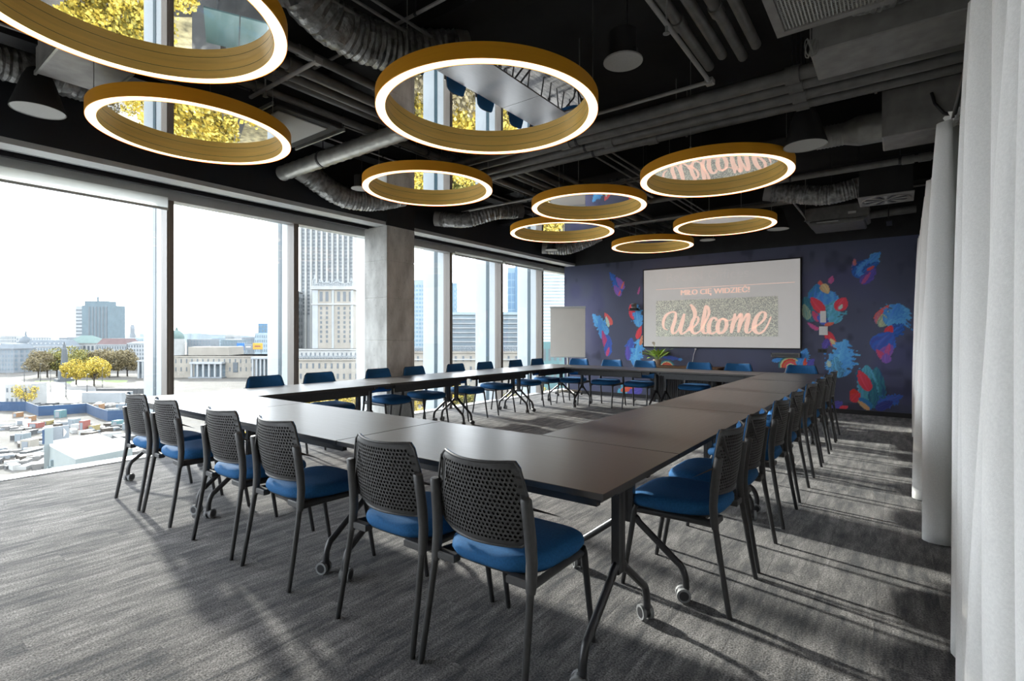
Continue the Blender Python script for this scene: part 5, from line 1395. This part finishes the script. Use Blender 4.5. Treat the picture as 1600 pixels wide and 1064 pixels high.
building('rear_wing', 'taller cream wing behind the low stone wing', 440, 580, 545, D0 - 16, 11, 'stone_pale', 20, 4, 'win_dark', None, ww=0.3, hh=0.45, zlow=0.2)
# right of the pillar
o, w, H = building('base_wing', 'long cream stone wing seen past the pillar above the tables', 600, 836, 549, 300, 16, 'stone_cream', 20, 3, 'win_dark', None, ww=0.26, hh=0.5, zlow=0.25)
MB().box((-w / 2 - 0.8, -0.8, H * 0.80), (w / 2 + 0.8, 0, H * 0.83)).build('cornice', 'stone_pale', o)
b = MB()
for k in range(90): b.lathe([(0.35, 0), (0.28, 1.3), (0.5, 1.5), (0.03, 3.0)], 5, (-w / 2 + w * (k + 0.5) / 90, 0.4, H))
tag(b.build('roof_balusters', 'stone_grey', o), kind='stuff')
p, w = front(695, 836, 420); H = z_at(492, 420) - ZG
o = empty('banded_mall', p, YAW)
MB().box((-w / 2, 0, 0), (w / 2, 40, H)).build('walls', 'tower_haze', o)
b = MB(); c_ = MB()
for k in range(8):
    z0_ = H * 0.38 + k * H * 0.072
    b.box((-w / 2, -0.5, z0_), (w / 2, 0.2, z0_ + H * 0.042)); c_.box((-w / 2 - 0.6, -1.4, z0_ + H * 0.046), (w / 2 + 0.6, 0.2, z0_ + H * 0.062))
tag(b.build('window_bands', 'win_blue', o), kind='stuff'); tag(c_.build('white_bands', 'stone_white', o), kind='stuff')
MB().box((-w / 2, -2, H), (w / 2, 40, H + 2.2)).build('roof_slab', 'tower_haze', o)
tag(o, 'wide modern building with horizontal white and glass bands', 'building')
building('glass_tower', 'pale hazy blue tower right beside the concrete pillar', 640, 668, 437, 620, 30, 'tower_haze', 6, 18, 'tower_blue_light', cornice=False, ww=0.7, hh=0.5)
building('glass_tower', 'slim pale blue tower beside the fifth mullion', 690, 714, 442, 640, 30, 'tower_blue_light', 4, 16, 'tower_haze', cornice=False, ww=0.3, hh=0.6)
o, w, H = building('glass_tower', 'bright blue glass skyscraper between the far mullions', 793, 824, 418, 560, 30, 'tower_blue_light', 5, 12, 'tower_blue', cornice=False, ww=0.86, hh=0.88)
MB().box((-w * 0.12, -1.0, 0), (w * 0.06, 0.5, H * 1.01)).build('glass_spine', 'tower_blue', o)
p, w = front(846, 900, 330); H = z_at(380, 330) - ZG
o = empty('white_hotel', p, YAW)
MB().box((-w / 2, 0, 0), (w / 2, 30, H)).build('walls', 'white_roof', o)
b = MB()
for k in range(40): b.box((-w / 2 + 1, -0.2, H * 0.12 + k * H * 0.022), (w / 2 - 1, 0.2, H * 0.12 + k * H * 0.022 + H * 0.008))
tag(b.build('window_bands', 'tower_haze', o), kind='stuff')
tag(o, 'bright white banded tower in the last window beside the mural', 'building')
building('low_block', 'teal low block at the foot of the white banded tower', 838, 905, 534, 250, 20, 'box_teal', 8, 3, 'win_dark', cornice=False)

# ---- building site below the first window
def box_thing(name, label, u0, u1, v_base, hgt, dep, m, cat, grp=None, rz=0.0, parts=None, lift=0.0):
    d = (EYE - ZG) * FPX / (v_base - HOR); p, w = front(u0, u1, d, ZG + lift)
    o = empty(name, p, YAW + rz)
    MB().box((-w / 2, 0, 0), (w / 2, dep, hgt)).build('body', m, o)
    if parts: parts(o, w, dep, hgt)
    return tag(o, label, cat, grp)
# white exhibition hall: long side towards the lower right
d0 = 150.0
P = [on_z(75, 700, ZG + 9), on_z(118, 713, ZG + 9), on_z(168, 706, ZG + 9), on_z(205, 694, ZG + 9), on_z(147, 678, ZG + 9)]
def hall():
    A_ = on_z(118, 714, ZG + 9.5); B_ = on_z(70, 690, ZG + 9.5); C_ = on_z(207, 697, ZG + 9.5)
    o = empty('white_hall', (A_.x, A_.y, ZG))
    e1 = Vector((B_.x - A_.x, B_.y - A_.y)); e2 = Vector((C_.x - A_.x, C_.y - A_.y))
    q = [(0, 0), (e2.x, e2.y), (e1.x + e2.x, e1.y + e2.y), (e1.x, e1.y)]
    MB().prism(q, 0, 9.0).build('walls', 'panel_white', o)
    qq = [(x * 1.0, y * 1.0) for x, y in q]; MB().prism(qq, 9.0, 9.5).build('roof', 'white_roof', o)
    s = e2 * 0.62
    MB().prism([(s.x, s.y), (e2.x, e2.y), (e2.x + e1.x * 0.3, e2.y + e1.y * 0.3), (s.x + e1.x * 0.3, s.y + e1.y * 0.3)], 9.5, 10.6).build('roof_step', 'white_roof', o)
    n1_ = Vector((-e1.y, e1.x)).normalized()
    b = MB(); r_ = random.Random(3)
    for k in range(10):
        t = 0.08 + 0.09 * k; c = e1 * t; zz = 3.2 + r_.uniform(-0.8, 2.2)
        b.box((c.x - 0.5, c.y - 0.5, zz), (c.x + 0.5, c.y + 0.5, zz + 1.4))
    tag(b.build('wall_decals', 'tower_teal', o), kind='stuff')
    MB().prism([(e1.x, e1.y), (e1.x + 4.2, e1.y - 1), (e1.x + 4.4, e1.y + 0.6), (e1.x + 0.2, e1.y + 1.4)], 0, 13.2).build('sign_pylon', 'panel_white', o)
    MB().prism([(e1.x - 0.1, e1.y - 0.3), (e1.x + 4.2, e1.y - 1.3), (e1.x + 4.25, e1.y - 0.9), (e1.x, e1.y + 0.1)], 9.6, 12.9).build('sign_face', 'fence_blue', o)
    ra = on_z(74, 689, ZG + 9.5) - o.location; rb = on_z(108, 684, ZG + 9.5) - o.location
    dv = Vector((rb.x - ra.x, rb.y - ra.y)); pn = Vector((-dv.y, dv.x)).normalized() * 0.5
    MB().prism([(ra.x, ra.y), (rb.x, rb.y), (rb.x + pn.x, rb.y + pn.y), (ra.x + pn.x, ra.y + pn.y)], 0, 12.6).build('rear_panel', 'stone_grey', o)
    nf = Vector((dv.y, -dv.x)).normalized() * 0.15
    def tri(t, s_): a = ra.xy + dv * t + nf; b2 = ra.xy + dv * (t + 0.10 * s_) + nf; return [(a.x, a.y, 11.0 - s_ * 0.7), (a.x, a.y, 11.0 + s_ * 0.7), (b2.x, b2.y, 11.0)]
    MB().add(tri(0.72, 1.6), [(0, 1, 2)]).build('arrow_mark', 'white_roof', o)
    tag(o, 'white flat-roofed site hall with a blue sign at the lower left', 'building')
hall()
def win_row(o, w, dep, h_):
    b = MB()
    for k in range(5):
        for j in range(2): b.box((-w / 2 + w * (k + 0.3) / 5, -0.1, h_ * (0.2 + 0.45 * j)), (-w / 2 + w * (k + 0.65) / 5, 0.1, h_ * (0.38 + 0.45 * j)))
    tag(b.build('windows', 'win_dark', o), kind='stuff')
box_thing('site_office', 'pale two storey site office at the left window edge', 8, 44, 636, 11, 10, 'stone_pale', 'building', parts=win_row)
box_thing('excavation_wall', 'grey green concrete pit wall on the building site', 128, 190, 629, 5.0, 8, 'stone_shade', 'wall')
box_thing('excavation_wall', 'low grey retaining wall behind the pit', 150, 240, 615, 3.0, 4, 'asphalt', 'wall')
# blue hoarding as a run of panels
fe = [(-30, 642), (40, 642), (60, 650), (95, 648), (135, 645), (150, 652), (168, 658), (200, 656)]
fo = empty('site_hoarding', at_d(60, (EYE - ZG) * FPX / (650 - HOR), ZG))
for i in range(len(fe) - 1):
    for k in range(4):
        ua, va = [fe[i][j] + (fe[i + 1][j] - fe[i][j]) * k / 4 for j in (0, 1)]; ub, vb = [fe[i][j] + (fe[i + 1][j] - fe[i][j]) * (k + 1) / 4 for j in (0, 1)]
        a = on_z(ua, va, ZG) - fo.location; c = on_z(ub, vb, ZG) - fo.location
        q = Vector((a.y - c.y, c.x - a.x, 0)).normalized() * 0.3
        MB().add([(a.x, a.y, 0), (c.x, c.y, 0), (c.x, c.y, 4.2), (a.x, a.y, 4.2), (a.x + q.x, a.y + q.y, 0), (c.x + q.x, c.y + q.y, 0), (c.x + q.x, c.y + q.y, 4.2), (a.x + q.x, a.y + q.y, 4.2)],
                 [(0, 1, 2, 3), (7, 6, 5, 4), (3, 2, 6, 7), (0, 3, 7, 4), (1, 5, 6, 2)]).build('hoarding_panel', 'fence_blue', fo)
tag(fo, 'blue hoarding fence winding round the building site', 'fence')
def doors(o, w, dep, h_): MB().box((-w * 0.3, -0.12, 0.2), (w * 0.3, 0, h_ * 0.85)).build('door', 'stone_grey', o)
site = [(18, 28, 652, 'box_orange', 'orange', 3), (36, 48, 658, 'box_orange', 'rusty orange', 3), (40, 62, 669, 'box_red', 'long red', 3), (122, 132, 677, 'box_red', 'upright red', 7), (82, 97, 653, 'box_teal', 'teal', 5), (62, 76, 664, 'box_yellow', 'yellow', 2.5),
        (104, 118, 668, 'panel_white', 'small white', 5), (136, 148, 676, 'box_yellow', 'olive yellow', 4), (172, 186, 668, 'box_teal', 'blue green', 4), (188, 206, 672, 'panel_white', 'white roofed', 4), (144, 158, 640, 'box_orange', 'tan', 4), (160, 182, 648, 'panel_white', 'long white', 4), (20, 38, 690, 'panel_white', 'near white', 4), (178, 200, 640, 'box_blue', 'pale blue', 4), (22, 40, 664, 'white_roof', 'bright white', 3), (28, 50, 704, 'stone_cream', 'near cream', 5)]
for a, c, v, m_, nm, hh in site:
    box_thing('site_container', '%s container on the building site outside the first window' % nm, a + (c - a) * 0.15, c - (c - a) * 0.15, v, hh * 0.62, 3.0, m_, 'container', 'containers on the building site', parts=doors)
# loose heaps and stacks
rs = random.Random(31); db = MB()
for k in range(260):
    u = rs.uniform(-20, 250); v = rs.choice([rs.uniform(632, 639), rs.uniform(662, 735), rs.uniform(662, 735)]); q = on_z(u, v, ZG); a_ = rs.uniform(0.5, 2.2); c_ = rs.uniform(0.5, 3.0)
    db.box((q.x - a_, q.y - c_, ZG), (q.x + a_, q.y + c_, ZG + rs.uniform(0.3, 1.6)), mi=rs.randrange(5), rz=rs.uniform(0, 3))
o = db.build('site_materials', ['stone_grey', 'asphalt', 'bark', 'paving', 'stone_pale']); tag(o, 'scattered heaps and stacks of material on the building site', 'building material', kind='stuff')
# lamp posts on the square
for i, (u, v) in enumerate([(38, 602), (63, 596), (79, 612), (103, 620), (136, 622), (160, 606)]):
    p = on_z(u, v, ZG); o = empty('street_lamp', p); MB().tube([(0, 0, 0), (0, 0, 13)], [0.25, 0.12], 6).build('pole', 'asphalt', o); MB().tube([(0, 0, 13), (2, 0, 13.4)], 0.15, 6).build('arm', 'asphalt', o); MB().box((1.6, -0.3, 13.2), (2.8, 0.3, 13.5)).build('lamp_head', 'stone_grey', o)
    tag(o, 'tall street lamp on the square, %s from the left' % rn[i], 'street lamp', 'street lamps on the square')

# ---- trees
def tree_meshes(kind, seed, h_, cr, m, nleaf, leaf=0.55):
    r = random.Random(seed); tk = MB()
    tk.tube([(0, 0, 0), (0.1, 0, h_ * 0.3), (0, 0.15, h_ * 0.55), (0.1, 0, h_ * 0.9)], [h_ * 0.028, h_ * 0.022, h_ * 0.015, 0.05], 7)
    tips = []
    for k in range(11):
        a = k * 2.4; z0_ = h_ * r.uniform(0.16, 0.5); L_ = cr * r.uniform(0.6, 0.95)
        tip = (L_ * math.cos(a), L_ * math.sin(a), z0_ + L_ * r.uniform(0.5, 0.9)); tips.append(tip)
        tk.tube([(0.05, 0.05, z0_), (tip[0] * 0.5, tip[1] * 0.5, z0_ + (tip[2] - z0_) * 0.65), tip], [h_ * 0.011, h_ * 0.007, 0.04], 5)
    cl = [(0, 0, h_ * 0.72, cr * 0.62)] + [(t[0] * 0.8, t[1] * 0.8, t[2], cr * r.uniform(0.30, 0.45)) for t in tips]
    vs, fs = [], []
    for k in range(nleaf):
        c = cl[r.randrange(len(cl))]
        while True:
            q = Vector((r.uniform(-1, 1), r.uniform(-1, 1), r.uniform(-1, 1)))
            if 0.35 < q.length < 1: break
        p = Vector(c[:3]) + q * c[3]
        if p.z < h_ * 0.22: p.z = h_ * 0.25
        n_ = Vector((r.uniform(-1, 1), r.uniform(-1, 1), r.uniform(-0.2, 1))).normalized(); t1 = n_.orthogonal().normalized(); t2 = n_.cross(t1); s = leaf * r.uniform(0.6, 1.25)
        o_ = len(vs); vs += [tuple(p + t1 * s), tuple(p + t2 * s * 0.7), tuple(p - t1 * s), tuple(p - t2 * s * 0.7)]; fs.append((o_, o_ + 1, o_ + 2, o_ + 3))
    b = MB(); b.add(vs, fs)
    return tk.mesh('trunk', 'bark', 50), b.mesh('crown', m)
TM = {}
for kind, args in dict(gold=(1, 16, 8.0, 'leaves_yellow', 7000, 0.40), lime=(2, 15, 6.4, 'leaves_yellow', 5000, 0.36), olive=(3, 14, 6.4, 'leaves_olive', 5500, 0.38), brown=(4, 13, 6.2, 'leaves_brown', 4200, 0.34), thin=(5, 13, 5.4, 'leaves_yellow', 1500, 0.33)).items():
    TM[kind] = tree_meshes(kind, *args)
def tree(kind, p, s, rz, label, grp):
    o = empty('tree', p, rz); o.scale = (s, s, s)
    link('trunk', TM[kind][0], o); tag(link('crown', TM[kind][1], o), kind='stuff')
    tag(o, label, 'tree', grp)
for u, v, kd, s, lab in [(147, 603, 'gold', 1.25, 'large golden tree in front of the red mansard house'), (119, 601, 'gold', 1.12, 'golden tree just right of the obelisk'), (130, 588, 'olive', 1.65, 'olive green tree behind the two golden trees'), (60, 590, 'brown', 1.6, 'brownish bare tree left of the obelisk'), (74, 589, 'brown', 1.7, 'dull olive tree between turret palace and obelisk'), (89, 588, 'olive', 1.75, 'dull green tree close left of the obelisk'),
                         (112, 584, 'olive', 1.8, 'yellow green tree behind the obelisk'), (171, 590, 'brown', 1.7, 'bare brown tree left of the columned pavilion'), (184, 588, 'brown', 1.75, 'bare brown tree in front of the white house'), (199, 588, 'brown', 1.6, 'bare brown tree beside the small pavilion'), (158, 587, 'brown', 1.8, 'bare brown tree behind the large golden tree'), (40, 636, 'thin', 0.9, 'thin orange tree by the site office')]:
    tree(kd, on_z(u, v, ZG), s, u, lab, 'trees on the square')
rt = random.Random(21)
spots = []
tries = 0
while len(spots) < 175 and tries < 12000:
    tries += 1
    u = rt.uniform(-330, 1150); d = rt.uniform(48, 86) if u < 260 else (rt.uniform(62, 126) if u < 450 else (rt.uniform(62, 135) if rt.random() < 0.75 else rt.uniform(135, 240)))
    if u < 640 and 76 < d < 95 and abs(d - (92 - (u + 200) * 8 / 840 - 2.5)) < 3.5: continue
    if 330 < u < 445 and abs((u - 335) - (128 - d) * 1.35) < 14: continue
    p = at_d(u, d, ZG)
    if d < 63 and rt.random() < 0.7: continue
    if 300 < u < 600 and d < 76 and rt.random() < 0.55: continue
    if any((p - q[0]).length < 6.5 for q in spots): continue
    spots.append((p, u, d))
for p, u, d in spots:
    kd = rt.choice(['gold', 'lime', 'lime', 'olive', 'thin', 'thin', 'brown'])
    tree(kd, p, rt.uniform(0.5, 0.68) if u < 260 else rt.uniform(0.65, 1.0), rt.uniform(0, 6), {'gold': 'broad golden tree in the park below the windows', 'lime': 'rounded yellow tree in the park below the windows', 'olive': 'olive green tree in the park below the windows', 'thin': 'thin leafed yellow tree in the park below the windows', 'brown': 'brown half bare tree in the park below the windows'}[kd], 'park trees below the windows ' + kd)
# glass canopy and bus seen in the mirrors
p = at_d(452, 62, ZG); o = empty('glass_canopy', p, YAW + 0.5); o.scale = (0.62, 0.62, 0.62)
for k in range(5): MB().box((-14 + k * 5.6, -6, 5), (-8.6 + k * 5.6, 6, 5.25)).build('roof_pane', 'canopy_glass', o)
for k in range(4): MB().tube([(-12 + k * 8, 0, 0), (-12 + k * 8, 0, 5)], 0.2, 8).build('post', 'asphalt', o)
tag(o, 'teal glass canopy by the street, seen in the corner lamp mirror', 'canopy')
p = at_d(215, 57, ZG + 0.1); o = empty('kiosk', p, 0.4); o.scale = (0.55, 0.55, 0.55)
MB().box((-3, -2, 0), (3, 2, 3)).build('body', 'box_red', o); MB().box((-3.2, -2.2, 3), (3.2, 2.2, 3.3)).build('roof', 'white_roof', o); MB().box((-2, -2.05, 1), (2, -1.98, 2.4)).build('window', 'win_dark', o)
tag(o, 'small red and white kiosk, seen in the corner lamp mirror', 'kiosk')
